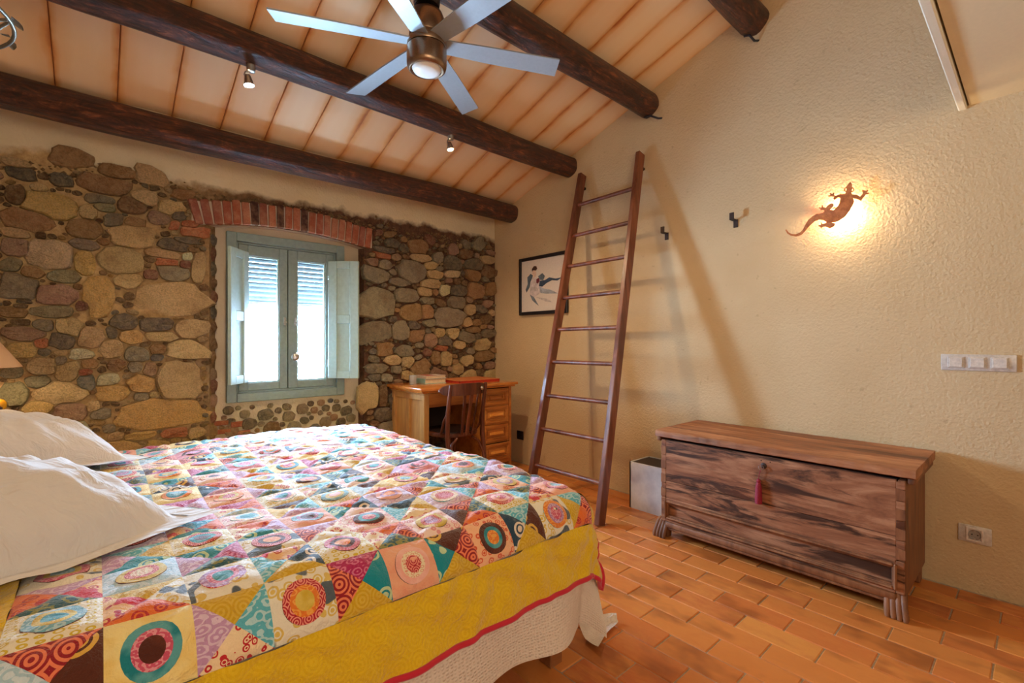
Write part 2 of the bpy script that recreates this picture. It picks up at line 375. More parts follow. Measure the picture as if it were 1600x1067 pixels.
# ------------------------------------------------------------------ stones of the back wall
CK = {'o': (188, 150, 92), 't': (186, 156, 112), 'g': (126, 116, 98), 'd': (92, 84, 74), 'b': (142, 106, 70), 'k': (110, 80, 54),
      'm': (146, 114, 94), 'n': (124, 118, 90), 'p': (200, 176, 142), 'r': (168, 96, 66), 'u': (112, 66, 56), 'G': (178, 150, 112), 's': (94, 98, 98)}
ST = '''10 261 55 282 d|5 249 49 264 t|84 236 149 260 b|151 259 214 280 b|214 264 262 291 t|77 272 115 293 d|124 276 200 306 b|28 297 124 342 o|8 289 46 322 k
44 287 78 302 t|132 303 178 320 g|146 317 180 332 n|122 322 153 343 t|0 325 83 365 b|102 343 156 372 b|161 334 192 356 g|202 300 249 322 t|185 308 229 335 k
192 340 229 355 b|170 352 244 388 t|0 353 49 375 t|55 361 73 374 r|0 370 49 400 m|39 375 117 425 p|105 374 158 391 g|113 393 151 432 o|152 386 222 428 t
0 403 37 425 n|30 414 69 437 b|76 420 127 443 n|175 427 223 452 t|0 425 63 473 g|51 444 121 478 m|128 430 179 500 o|245 314 289 338 t|266 327 289 344 d
265 346 280 360 r|284 346 306 356 r|279 356 320 369 r|244 374 295 393 d|271 370 310 382 d|224 389 282 404 t|241 404 280 415 r|280 407 299 420 u
284 395 302 408 p|298 392 321 443 G|224 423 247 436 u|249 416 294 441 g|209 441 319 496 G|169 492 214 517 d|166 508 184 529 d|217 496 272 518 d|271 498 320 528 G
186 515 224 537 o|225 518 278 534 t|260 531 318 562 G|155 531 193 559 G|193 542 233 565 g|233 537 260 553 b|235 553 256 564 s|199 564 223 580 g|166 561 197 580 b
224 567 245 588 m|245 565 316 625 G|197 586 243 614 o|209 612 233 627 g|232 611 252 622 t|150 600 205 626 o|182 622 318 670 o|190 674 245 687 o|252 668 292 683 r
294 666 318 684 t|160 663 180 677 g|0 480 45 496 b|21 475 45 482 r|22 466 52 475 d|45 477 116 497 n|118 470 142 486 u|20 499 48 509 r|50 499 87 519 g
83 496 131 529 t|5 510 74 533 m|77 515 118 547 d|53 527 76 544 r|120 509 161 544 G|12 535 60 560 o|57 544 80 556 g|83 546 110 556 t|107 544 144 562 p
85 556 106 573 g|41 560 90 586 G|86 562 126 597 t|39 586 81 607 n|117 584 149 610 s|150 584 185 603 p|53 596 140 631 G|0 597 45 634 n|37 625 83 649 o
84 628 136 656 m|136 626 158 645 t|142 636 174 655 g|0 574 37 592 g|120 576 144 588 r|152 572 167 583 m
565 450 616 498 g|566 418 607 442 g|621 406 666 442 g|636 374 667 397 b|641 397 673 411 o|615 451 654 473 g|626 475 657 501 b|678 480 727 511 g|691 400 718 423 d
724 403 752 425 d|694 422 716 435 p|654 436 686 452 t|651 448 674 464 o|686 445 700 462 p|699 462 727 484 g|729 442 756 467 b|756 442 773 463 b|563 502 612 533 g
612 502 637 533 g|638 517 660 535 b|661 522 682 542 m|678 513 693 529 t|697 512 714 530 t|714 519 740 535 g|683 523 703 542 d|708 532 725 545 t|600 554 626 571 o
626 556 644 574 t|617 539 643 559 g|672 548 688 569 b|686 550 705 571 o|718 556 738 571 o|705 568 723 586 t|742 547 769 564 b|570 567 604 584 g|587 535 613 557 b
724 476 741 492 t|665 422 689 436 o|587 387 616 397 d|585 395 610 404 r|589 407 610 422 g|610 397 627 408 m|599 373 623 388 d|716 389 736 406 k|747 400 772 413 t
718 496 736 511 t|728 510 749 520 o|750 515 769 528 g|679 539 699 548 r|674 395 691 412 g|660 408 680 422 o|606 434 638 448 g|725 420 750 440 b|655 464 678 476 g|657 476 675 498 b
560 598 592 640 G|590 600 604 636 k'''
def unproj(u, v, y=YB):
    r = ((u-800)/733.0); dx = sa + r*ca; dy = ca - r*sa; tt = y/dy
    return tt*dx, 1.15 + (533.5-v)/733.0*tt
cells = []                                                # x, z, a, b, exponent, angle, colour, named brick
for it in ST.replace('\n', '|').split('|'):
    u0, v0, u1, v1, c = it.split(); u0, v0, u1, v1 = map(float, (u0, v0, u1, v1))
    xa, za = unproj(u0, (v0+v1)/2); xb, zb = unproj(u1, (v0+v1)/2); um = (u0+u1)/2
    _, z1 = unproj(um, v0); _, z0 = unproj(um, v1)
    if um > 540 and c == 'o': c = R_.choice('ttb')
    cells.append([(xa+xb)/2, (z0+z1)/2, (xb-xa)/2, (z1-z0)/2, R_.uniform(2.3, 4.5) if c not in 'ru' else 7, R_.uniform(-.06, .06), c, c in 'ru'])
def metric(C, px, pz):
    C = np.asarray([c[:6] for c in C]); dx = px[..., None]-C[:, 0]; dz = pz[..., None]-C[:, 1]
    ca_, sa_ = np.cos(C[:, 5]), np.sin(C[:, 5])
    X = np.abs(dx*ca_+dz*sa_)/C[:, 2]; Z = np.abs(-dx*sa_+dz*ca_)/C[:, 3]
    return (X**C[:, 4]+Z**C[:, 4])**(1/C[:, 4])
def top_z(x): return 2.135 + .03*sin(x*5.1) + .025*sin(x*11.3+1) - .015*(x-1)
def in_wall(x, z, m=0.0):
    if z > top_z(x)-m or z < .08 or x < XL+.02 or x > XR-.02: return False
    return not (NX0-.10 < x < NX1+.10 and z > 1.88) and not (NX0-m < x < NX1+m)
def dart(cells, tries, a0, a1, asp, ok, zr, xr, cols):
    ang = np.arange(10)*2*pi/10
    for _ in range(tries):
        x, z_ = R_.uniform(*xr), R_.uniform(*zr); a = R_.uniform(a0, a1); b = a*R_.uniform(*asp)
        if not ok(x, z_, min(a, .05)): continue
        px = np.append(x+a*.92*np.cos(ang), x); pz = np.append(z_+b*.92*np.sin(ang), z_)
        near = [c for c in cells if abs(c[0]-x) < c[2]+a+.02 and abs(c[1]-z_) < c[3]+b+.02]
        if near and metric(near, px, pz).min() < .90: continue
        col = R_.choice(cols(x)); cells.append([x, z_, a, b, R_.uniform(2.0, 3.4), R_.uniform(-.35, .35), col, False])
warm = 'oottGbbkgnpm'; cool = 'ggdbbtkdkbmgmu'
pick = lambda x: warm if x < .6 else cool
for n_, a0, a1 in ((1500, .06, .11), (4000, .036, .06), (7000, .022, .036), (9000, .012, .022)):
    dart(cells, n_, a0, a1, (.5, .85), in_wall, (.08, 2.2), (XL, XR), pick)
def stone_mesh(i, cells, y0, out, N=16, cap=1.55):
    """outline of one stone: rays until a neighbour is nearer; then a rounded, uneven boss"""
    x, z_, a, b, ex, an, col, br = cells[i]
    near = [j for j, c in enumerate(cells) if abs(c[0]-x) < c[2]+a*1.5+.05 and abs(c[1]-z_) < c[3]+b*1.5+.05]
    me_ = near.index(i); CC = [cells[j] for j in near]
    if br: N = 16
    th = (np.arange(N)+.5+np.array([0 if br else R_.uniform(-.3, .3) for _ in range(N)]))*2*pi/N; rr = np.linspace(.3, cap, 26)
    ux, uz = np.cos(th)*a, np.sin(th)*b
    k = (np.abs(np.cos(th))**ex+np.abs(np.sin(th))**ex)**(-1/ex)
    ux, uz = ux*k, uz*k
    ca_, sa_ = cos(an), sin(an); ux, uz = ux*ca_-uz*sa_, ux*sa_+uz*ca_
    P = metric(CC, x+np.outer(rr, ux), z_+np.outer(rr, uz))
    other = np.delete(P, me_, 2).min(2) if len(CC) > 1 else np.full(P.shape[:2], 9.)
    good = P[:, :, me_] < other
    lim = np.where(good.all(0), rr[-1], rr[np.argmin(good, 0)])
    lim = .92*lim + .04*np.roll(lim, 1) + .04*np.roll(lim, -1)
    g = R_.random(); sz = min(a, b)
    shrink = 1 - min(.12, .0022/sz)
    if not br:
        for _ in range(R_.randint(4, 6)):
            ph = R_.uniform(0, 2*pi); lim = np.minimum(lim, R_.uniform(1.02, 1.30)/np.maximum(np.cos(th-ph), .25)/k)
    jit = [1+R_.uniform(-.05, .04) for _ in range(N)]
    h = out*min(1.0, .35 + sz/.07)*R_.uniform(.7, 1.15); rings = []
    tx, tz = R_.uniform(-.16, .16), R_.uniform(-.18, .32)
    for (f, d) in (((1.0, -.012), (.975, .62), (.90, .95), (.5, 1.0)) if not br else ((1.0, -.012), (.985, .7), (.93, 1.0), (.5, 1.02))):
        ring = []
        for q in range(N):
            l = lim[q]*shrink*jit[q]*f; ddx, ddz = ux[q]*l, uz[q]*l
            dep = d if d < 0 else d*h + (ddx*tx + ddz*tz)*d + (R_.uniform(-.16, .16)*h if d > .3 else 0)
            ring.append((x+ddx, y0-dep, z_+ddz))
        rings.append(ring)
    V = [p for r in rings for p in r] + [(x, y0-h*1.02, z_)]
    F = []
    for r in range(len(rings)-1):
        F += [(r*N+q, r*N+(q+1) % N, (r+1)*N+(q+1) % N, (r+1)*N+q) for q in range(N)]
    o = (len(rings)-1)*N; F += [(o+q, o+(q+1) % N, len(V)-1) for q in range(N)]
    return V, F
t = NT('wall_stone'); ob = t.n('ObjectInfo').outputs['Color']; v = t.co(); at = t.n('Attribute', attribute_name='tint')
grain = t.noise(v, 120, 4, .75); blot = t.noise(v, 30, 8, .78, .6); big = t.noise(v, 7, 3)
c = t.mix(t.ramp(grain, [(.43, 0.0), (.58, .75)]), ob, t.mix(.50, ob, lin((52, 38, 28))))
c = t.mix(t.ramp(blot, [(.40, 0.0), (.66, .65)]), c, t.mix(.5, ob, lin((232, 206, 158))))
c = t.mix(t.ramp(big, [(.5, 0.0), (.75, .4)]), c, lin((120, 76, 44)))
m_stone = t.fin(c, .86, t.bump(t.math('ADD', t.math('MULTIPLY', blot, .9), t.math('MULTIPLY', grain, .7)), .9, .028), spec=.25)
def jcol(c):
    k = R_.uniform(1.35, 1.85); return tuple(min(.82, q*k*R_.uniform(.95, 1.05)) for q in lin(CK[c])[:3]) + (1.0,)
order = sorted(range(len(cells)), key=lambda i: -(cells[i][2]*cells[i][3]*(2.0 if to_px(cells[i][0], YB, cells[i][1])[0] > -20 and cells[i][1] > .45 else .2)))
named = set(order[:292]); rest = {}
for i in range(len(cells)):
    V, F = stone_mesh(i, cells, YB, (.032 if cells[i][0] < .6 else .036))
    if i in named:
        o = pyobj('brick' if cells[i][7] else 'stone', V, F, m_stone, wall_back, 13); o.color = jcol(cells[i][6])
    else:
        k = cells[i][6] if cells[i][6] in 'otbdg' else 'k'
        vs, fs = rest.setdefault(k, ([], [])); o_ = len(vs); vs += V; fs += [tuple(q+o_ for q in f) for f in F]
for k, (vs, fs) in rest.items():
    o = pyobj('small_stones', vs, fs, m_stone, wall_back, 38, kind='stuff'); o.color = lin(CK[k])
# pebbles and bricks in the niche under the window
peb = []
def in_niche(x, z_, m=0): return NX0+.06 < x-m and x+m < NX1-.04 and .30 < z_-m and z_+m < .705
for n_, a0, a1 in ((60, .045, .06), (400, .03, .045), (900, .018, .03)):
    dart(peb, n_, a0, a1, (.75, 1.0), in_niche, (.3, .71), (NX0, NX1), lambda x: 'dgdmbgdgdsk')
for i in range(len(peb)):
    V, F = stone_mesh(i, peb, YN, .020, 14, 1.06)
    o = pyobj('pebble', V, F, m_stone, wall_back, 38); o.color = jcol(peb[i][6])
t = NT('arch_brick'); ob = t.n('ObjectInfo').outputs['Color']; v = t.co(); g = t.noise(v, 120, 4, .7); b_ = t.noise(v, 18, 4)
c = t.mix(t.ramp(b_, [(.4, 0.0), (.75, .5)]), ob, lin((206, 160, 128))); c = t.mix(t.ramp(g, [(.5, 0.0), (.7, .4)]), c, lin((70, 36, 26)))
m_brick = t.fin(c, .9, t.bump(t.math('ADD', g, b_), .6, .01), spec=.2)
NB = 22
bm = BM()
for k in range(24):
    xa, xb = .46+1.24*k/24, .46+1.24*(k+1)/24; q = lambda x: arch_b(max(min(x, 1.62), .50))
    quad(bm, (xa, YB-.018, q(xa)+.006), (xb, YB-.018, q(xb)+.006), (xb, YB-.018, q(xb)+.158), (xa, YB-.018, q(xa)+.158))
    quad(bm, (xa, YB-.018, q(xa)+.006), (xb, YB-.018, q(xb)+.006), (xb, YN, q(xb)+.006), (xa, YN, q(xa)+.006))
obj('arch_mortar', bm, m_lime, wall_back, smooth=-2)
for k in range(NB):
    f = (k+.5)/NB; x = .475 + (1.685-.475)*f; an = (x-1.07)*-.20 if k > 2 else .26-.07*k
    w = (1.685-.475)/NB*.86; h = R_.uniform(.150, .166); zb = arch_b(max(min(x, 1.62), .50)) + .004
    c_ = (R_.choice([(164, 92, 68), (174, 104, 78), (154, 84, 64), (172, 108, 84), (148, 86, 70)]) if k not in (6, 9, 12) else (74, 50, 44))
    bm = BM(); box(bm, (x - sin(an)*h/2, YB+.022, zb+h/2), (w, .105+R_.uniform(0, .012), h), Matrix.Rotation(an, 3, 'Y').inverted(), .005)
    for vv in bm.verts: vv.co += Vector((R_.uniform(-.002, .002), R_.uniform(-.002, .002), R_.uniform(-.002, .002)))
    o = obj('brick', bm, m_brick, wall_back); o.color = lin(c_)
for (u0, v0, u1, v1) in ((330, 655, 358, 666), (360, 656, 385, 668), (335, 668, 362, 679), (365, 670, 392, 680)):
    xa, za = unproj(u0, v1, YN); xb, zb = unproj(u1, v0, YN)
    bm = BM(); b2(bm, (xa, YN-.016, za), (xb-.006, YN+.03, zb-.004), .004); o = obj('brick', bm, m_brick, wall_back); o.color = lin((150, 84, 60))
# jamb stones on the splayed left reveal
for k in range(16):
    z0 = .34 + k*.1; bm = BM(); x = NX0+.022
    bmesh.ops.create_icosphere(bm, subdivisions=2, radius=1, matrix=Matrix.Translation((x, YB+.034, z0+R_.uniform(-.01, .01))) @ Matrix.Rotation(-.99, 4, 'Z') @ Matrix.Diagonal((.012, R_.uniform(.03, .045), R_.uniform(.038, .052), 1)))
    for vv in bm.verts: vv.co += Vector((R_.uniform(-.004, .004), R_.uniform(-.004, .004), R_.uniform(-.006, .006)))
    o = obj('jamb_stone', bm, m_stone, wall_back); o.color = jcol(R_.choice('dbkmu'))
# ragged crumbs where the plaster stops
vs, fs = [], []
for k in range(520):
    x = R_.uniform(XL, XR-.02); z0 = top_z(x) + R_.uniform(-.05, .03)
    if NX0-.12 < x < NX1+.1: z0 = 2.085 + .03*(1-((x-1.07)/.6)**2) + R_.uniform(-.005, .045)
    r = R_.uniform(.004, .015); o_ = len(vs)
    pts = [(1, 0, 0), (-1, 0, 0), (0, 1, 0), (0, -1, 0), (0, 0, 1), (0, 0, -1)]
    vs += [(x+p[0]*r*R_.uniform(.7, 1.6), YB+p[1]*r*.9, z0+p[2]*r*R_.uniform(.6, 1.2)) for p in pts]
    fs += [tuple(o_+q for q in f) for f in ((0, 2, 4), (2, 1, 4), (1, 3, 4), (3, 0, 4), (2, 0, 5), (1, 2, 5), (3, 1, 5), (0, 3, 5))]
o = pyobj('plaster_crumbs', vs, fs, m_stone, wall_back, 0, kind='stuff'); o.color = lin((150, 118, 80))
# ------------------------------------------------------------------ window with inner shutters and outer roller blind
m_green = plain('sage_paint', (126, 144, 144), .42, bump=.08, scale=40, var=.05)
m_green2 = plain('sage_paint_pale', (164, 188, 186), .40, bump=.08, scale=40, var=.04)
m_steel = plain('brushed_steel', (190, 188, 184), .3, 1.0)
m_slat = plain('blind_slat', (112, 118, 120), .5)
t = NT('window_glass'); tr = t.n('BsdfTransparent'); gl = t.n('BsdfGlossy', {'Roughness': .02})
fr = t.n('Fresnel', {'IOR': 1.45}); mx = t.n('MixShader', {0: t.math('MULTIPLY', fr, .8), 1: tr.outputs[0], 2: gl.outputs[0]})
t.t.links.new(mx.outputs[0], t.out.inputs['Surface']); m_glass = t.m
win = bpy.data.objects.new('window_1', None); put(win, None, (1.08, YN, WZ0)); win['kind'] = 'structure'
def rail4(bm, x0, x1, z0, z1, w, y0, y1, bev=.004):
    b2(bm, (x0, y0, z0), (x0+w, y1, z1), bev); b2(bm, (x1-w, y0, z0), (x1, y1, z1), bev)
    b2(bm, (x0+w, y0, z0), (x1-w, y1, z0+w), bev); b2(bm, (x0+w, y0, z1-w), (x1-w, y1, z1), bev); return bm
bm = rail4(BM(), WX0, WX1, WZ0, WZ1, .062, YN-.03, YN+.06)
rail4(bm, WX0+.062, WX1-.062, WZ0+.062, WZ1-.062, .014, YN-.004, YN+.06, .002)
obj('window_frame', bm, m_green, win)
XC = 1.072
for (x0, x1, pa, pb) in ((WX0+.078, XC-.003, .805, 1.012), (XC+.003, WX1-.078, 1.140, 1.352)):
    z0, z1, pz0, pz1 = WZ0+.078, WZ1-.078, .855, 1.762; bm = BM(); ya, yb = YN-.006, YN+.036
    b2(bm, (x0, ya, z0), (pa, yb, z1), .003); b2(bm, (pb, ya, z0), (x1, yb, z1), .003)
    b2(bm, (pa, ya+.001, z0), (pb, yb, pz0), .003); b2(bm, (pa, ya+.001, pz1), (pb, yb, z1), .003)
    s = obj('window_sash', bm, m_green, win)
    bm = BM(); b2(bm, (pa, YN+.018, pz0), (pb, YN+.022, pz1)); obj('window_pane', bm, m_glass, s, 0)
    bm = BM(); rail4(bm, pa, pb, pz0, pz1, .008, YN+.008, YN+.030, 0); obj('glazing_bead', bm, m_green2, s, 0)
s_r = s
bm = BM(); lathe(bm, (1.108, YN-.006, 1.036), [(.006, 0), (.006, .03), (.012, .034), (.026, .05), (.031, .062), (.026, .074), (.012, .080), (.0, .081)], 20, Matrix.Rotation(pi/2, 3, 'X'))
obj('window_knob', bm, m_steel, s_r, 60, label='round steel knob')
for dx in (-.024, .052):
    bm = BM(); b2(bm, (XC+dx-.008, YN-.016, 1.27), (XC+dx+.008, YN-.006, 1.33), .003); b2(bm, (XC+dx-.014, YN-.022, 1.285), (XC+dx+.014, YN-.014, 1.30), .003)
    obj('window_catch', bm, m_steel, s_r)
bm = BM(); b2(bm, (XC-.03, YN+.030, WZ0+.07), (XC+.03, YN+.05, WZ1-.07)); rail4(bm, WX0+.06, WX1-.06, WZ0+.06, WZ1-.06, .035, YN+.037, YN+.06, 0); obj('light_leak_stop', bm, m_green, win, 0)  # strips added behind the sashes to block sky light leaking through the gaps
def shutter(hx, hy, fx, fy, z0, z1):
    d = Vector((fx-hx, fy-hy, 0)); w = d.length; d.normalize(); n = Vector((-d.y, d.x, 0))
    if n.y > 0: n = -n
    rot = Matrix((d, -n, Vector((0, 0, 1)))).transposed()
    def P(a, b, c): return Vector((hx, hy, 0)) + d*a + n*b + Vector((0, 0, c))
    def bar(bm, a0, a1, c0, c1, b0, b1, bev=.003): return box(bm, P((a0+a1)/2, (b0+b1)/2, (c0+c1)/2), (a1-a0, b1-b0, c1-c0), rot, bev)
    bm = BM(); sw = w*.285; zm = z0+(z1-z0)*.505
    bar(bm, 0, sw, z0, z1, -.012, .012); bar(bm, w-sw, w, z0, z1, -.012, .012)
    for (c0, c1) in ((z0, z0+.058), (z1-.058, z1), (zm-.035, zm+.035)): bar(bm, sw, w-sw, c0, c1, -.012, .010)
    o = obj('shutter', bm, m_green2, win)
    for (c0, c1) in ((z0+.058, zm-.035), (zm+.035, z1-.058)):
        obj('shutter_panel', bar(BM(), sw-.002, w-sw+.002, c0, c1, -.008, .001, .001), m_green2, o)
    bm = BM()
    for c in (z0+.12, z1-.12): tube(bm, [P(-.006, 0, c-.03), P(-.006, 0, c+.03)], .007, 8)
    obj('shutter_hinge', bm, m_green, o)
shutter(.800, YN-.012, .655, YN-.185, .858, 1.785)
shutter(1.372, YN-.012, 1.552, YN-.170, .858, 1.785)
bm = BM(); b2(bm, (WX0, YN+.13, 1.80), (WX1, YN+.30, 1.93)); bl_ = obj('roller_blind', bm, m_slat, win)
for k in range(10):
    z = 1.455 + k*.0365; gp = .0009 if k > 2 else -.001
    V = []
    for (dy, dz) in ((0, .0), (-.007, .010), (-.007, .021), (0, .0365-gp), (.006, .021), (.006, .010)):
        V += [(WX0+.01, YN+.17+dy, z+dz), (WX1-.01, YN+.17+dy, z+dz)]
    F = [(2*q, 2*q+1, (2*q+3) % 12, (2*q+2) % 12) for q in range(6)]
    pyobj('blind_slat', V, F, m_slat, bl_, 50)
bm = BM(); b2(bm, (WX0+.01, YN+.158, 1.428), (WX1-.01, YN+.182, 1.456), .004); obj('blind_end_bar', bm, m_slat, bl_)

# ------------------------------------------------------------------ desk
G_X = (.14, 1, 1); G_Z = (1, 1, .14); G_Y = (1, .14, 1)
m_oak = wood('golden_oak', (126, 66, 26), (176, 104, 44), (206, 138, 66), G_X, .38, coat=.15)
m_oakz = wood('oak_panel', (150, 100, 52), (190, 140, 82), (214, 168, 106), G_Z, .42)
m_oaktop = wood('oak_top', (140, 72, 26), (196, 114, 46), (222, 148, 70), G_X, .22, coat=.4)
m_pull = wood('lit_pull_oak', (170, 92, 34), (222, 144, 64), (238, 172, 92), G_X, .25, coat=.3)  # brighter copy of the oak: light caught by the pulls put into colour
m_dark = plain('dark_inside', (38, 28, 24), .8)
DX0, DX1, DY0, DY1, DZ = 1.875, 2.765, 3.135, 3.66, .792
desk = thing('desk', ((DX0+DX1)/2, 3.4, 0), 'golden oak writing desk with one stack of four drawers, under the stone wall', 'desk')
bm = BM(); b2(bm, (DX0-.045, DY0-.035, DZ-.024), (DX1+.05, DY1+.01, DZ), .005, 2)
b2(bm, (DX0-.025, DY0-.018, DZ-.040), (DX1+.028, DY1, DZ-.024), .003); obj('desk_top', bm, m_oaktop, desk)
bm = BM(); zt = DZ-.041
b2(bm, (DX0, DY0, 0), (DX0+.045, DY0+.045, zt), .004); b2(bm, (DX0, DY1-.045, 0), (DX0+.045, DY1, zt), .004)
b2(bm, (DX0+.004, DY0+.045, .10), (DX0+.040, DY1-.045, .17), .003); b2(bm, (DX0+.004, DY0+.045, zt-.06), (DX0+.040, DY1-.045, zt), .003)
ym = (DY0+DY1)/2; b2(bm, (DX0+.004, ym-.022, .17), (DX0+.040, ym+.022, zt-.06), .003)
b2(bm, (DX0-.010, DY0-.008, zt-.014), (DX0+.05, DY1, zt), .005)
obj('side_frame', bm, m_oakz, desk)
for (a, b) in ((DY0+.045, ym-.022), (ym+.022, DY1-.045)):
    bm = BM(); b2(bm, (DX0+.024, a-.003, .165), (DX0+.034, b+.003, zt-.055)); obj('side_panel', bm, m_oakz, desk)
PX0 = 2.425
bm = BM(); b2(bm, (DX0+.045, DY1-.03, .30), (PX0, DY1-.012, zt)); obj('back_panel', bm, m_dark, desk)
bm = BM(); b2(bm, (DX0+.048, DY0+.012, zt-.115), (PX0-.004, DY0+.032, zt-.004), .003); dr = obj('drawer', bm, m_oak, desk)
bm = BM(); b2(bm, (PX0, DY0+.02, .09), (PX0+.02, DY1, zt)); b2(bm, (DX1-.02, DY0+.02, .09), (DX1, DY1, zt))
b2(bm, (PX0, DY0, 0.09), (PX0+.022, DY0+.03, zt), .003); b2(bm, (DX1-.026, DY0, 0), (DX1, DY0+.035, zt), .003)
b2(bm, (PX0, DY1-.035, 0), (PX0+.03, DY1, .1), .003); b2(bm, (DX1-.03, DY1-.035, 0), (DX1, DY1, .1), .003); b2(bm, (PX0, DY0+.004, 0), (PX0+.03, DY0+.035, .1), .003)
b2(bm, (PX0+.02, DY0+.006, .085), (DX1-.024, DY0+.026, .122), .002)
for z in (.277, .437, .594, zt-.016): b2(bm, (PX0+.02, DY0+.009, z-.006), (DX1-.024, DY0+.024, z+.006), .002)
obj('drawer_case', bm, m_oak, desk)
bm = BM(); b2(bm, (PX0+.02, DY0+.03, .12), (DX1-.02, DY1-.01, zt-.03)); obj('case_inside', bm, m_dark, desk, 0)
for k, (z0, z1) in enumerate(((.125, .268), (.284, .430), (.444, .587), (.601, .732))):
    y = DY0 - (.018 if k == 0 else .002); xa, xb = PX0+.028, DX1-.033; bm = BM()
    rail4(bm, xa, xb, z0, z1, .024, y, y+.02, .003); rail4(bm, xa+.024, xb-.024, z0+.024, z1-.024, .010, y+.004, y+.02, .002)
    b2(bm, (xa+.034, y+.016, z0+.034), (xb-.034, y+.024, z1-.034)); b2(bm, (xa+.044, y+.006, z0+.044), (xb-.044, y+.02, z1-.044), .004)
    d = obj('drawer', bm, m_oak, desk); xm, zm = (xa+xb)/2, (z0+z1)/2; w = .075; bm = BM()
    if k == 3: rail4(bm, xm-w, xm+w, zm-.018, zm+.018, .008, y-.006, y+.01, .002)
    else: poly(bm, [(xm-w, y+.008, zm-.014), (xm-w*.70, y-.030, zm-.004), (xm+w*.70, y-.030, zm-.004), (xm+w, y+.008, zm-.014)], (0, .004, .022))
    obj('drawer_pull', bm, m_pull if k < 3 else m_oak, d, 20)
# things on the desk
def book(x0, x1, y0, y1, z0, z1, cover, label, m_pages):
    m = plain('book_cover', cover, .5, var=.04); t_ = .0035
    b = thing('book', ((x0+x1)/2, (y0+y1)/2, z0), label, 'book', 'books stacked on the desk'); bm = BM()
    b2(bm, (x0, y0, z0), (x1, y1, z0+t_)); b2(bm, (x0, y0, z1-t_), (x1, y1, z1)); b2(bm, (x0-.002, y0, z0), (x0+.002, y1, z1), .001)
    obj('cover', bm, m, b, 0); bm = BM(); b2(bm, (x0+.003, y0+.004, z0+t_), (x1-.005, y1-.004, z1-t_)); obj('page_block', bm, m_pages, b, 0); return b
m_pages = plain('book_pages', (226, 206, 172), .8, bump=.4, scale=200)
book(2.06, 2.27, 3.43, 3.60, DZ, DZ+.043, (150, 190, 182), 'thick pale teal book at the bottom of the stack on the desk', m_pages)
b_ = book(2.065, 2.265, 3.425, 3.60, DZ+.0435, DZ+.068, (214, 196, 184), 'pale book with red spine lettering lying on top of the teal one', m_pages)
bm = BM(); b2(bm, (2.085, 3.44, DZ+.068), (2.175, 3.58, DZ+.0686)); obj('cover_print', bm, plain('print_red', (176, 78, 62), .5), b_, 0)
t = NT('tumbler_glass'); t.set(t.b.inputs['Transmission Weight'], .55); m_tumbler = t.fin((.82, .84, .84, 1), .12, IOR=1.45)
cup = thing('pencil_glass', (1.985, 3.50, DZ), 'small clear glass standing left of the books on the desk', 'glass')
obj('glass_wall', lathe(BM(), (1.985, 3.50, DZ), [(.0, .001), (.030, .001), (.033, .075), (.030, .075), (.027, .006), (.0, .006)], 20, cap=False), m_tumbler, cup, 60)
bm = BM(); b2(bm, (1.965, 3.485, DZ+.008), (2.004, 3.515, DZ+.055), .004); obj('eraser', bm, plain('grey_stub', (120, 116, 108), .7), cup)
fol = thing('document_folder', (2.50, 3.42, DZ), 'flat red box file lying on the right half of the desk', 'folder')
bm = BM(); b2(bm, (2.30, 3.27, DZ), (2.74, 3.60, DZ+.006)); b2(bm, (2.30, 3.27, DZ+.006), (2.74, 3.275, DZ+.020)); b2(bm, (2.30, 3.27, DZ+.006), (2.305, 3.60, DZ+.020)); b2(bm, (2.735, 3.27, DZ+.006), (2.74, 3.60, DZ+.020))
obj('tray', bm, plain('red_card', (188, 52, 34), .5), fol, 0)
bm = BM(); b2(bm, (2.296, 3.266, DZ+.0195), (2.744, 3.60, DZ+.024), .001); obj('lid', bm, plain('tan_card', (206, 122, 72), .5), fol, 0)

# ------------------------------------------------------------------ cafe chair in front of the desk
m_walnut = wood('dark_bentwood', (46, 20, 12), (92, 44, 26), (134, 72, 44), G_Z, .34, coat=.2)
ch = thing('desk_chair', (2.11, 3.1, 0), 'dark bentwood chair with three slats pushed into the desk', 'chair')
cx, yb_ = 2.110, 2.925
def post(s):
    x = cx + s*.163
    return [(x+s*.004, yb_-.075, .0), (x, yb_-.03, .22), (x, yb_, .44), (x, yb_-.005, .62), (x, yb_-.045, .83)]
bm = BM()
for s in (-1, 1):
    o = obj('back_post', tube(BM(), post(s), [.016, .018, .019, .017, .013], 8), m_walnut, ch, 50)
    lg = [(cx+s*.19, yb_+.42, .0), (cx+s*.178, yb_+.405, .25), (cx+s*.165, yb_+.385, .43)]
    obj('front_leg', tube(BM(), lg, [.013, .016, .018], 8), m_walnut, ch, 50)
    arm = [(cx+s*.163, yb_+.01, .60), (cx+s*.172, yb_+.035, .555), (cx+s*.175, yb_+.05, .50), (cx+s*.168, yb_+.085, .45), (cx+s*.13, yb_+.13, .432)]
    obj('hip_brace', tube(BM(), arm, .010, 8), m_walnut, ch, 50)
    arc = [(cx+s*.158, yb_-.045, .20), (cx+s*.150, yb_-.02, .30), (cx+s*.125, yb_+.0, .375), (cx+s*.07, yb_+.01, .415)]
    obj('leg_brace', tube(BM(), arc, .010, 8), m_walnut, ch, 50)
V, F = [], []
n = 18
for i in range(n+1):
    a = -1 + 2*i/n; x = cx + a*.215; y = yb_-.050 + .085*a*a*1.0
    h = .045*math.sqrt(max(.02, 1-abs(a)**5)); zc_ = .782
    for (dy, dz) in ((-.009, -h), (.009, -h), (.009, h), (-.009, h)): V.append((x, y+dy, zc_+dz+ (.008*(1-a*a))))
for i in range(n):
    for q in range(4): F.append((i*4+q, i*4+(q+1) % 4, i*4+4+(q+1) % 4, i*4+4+q))
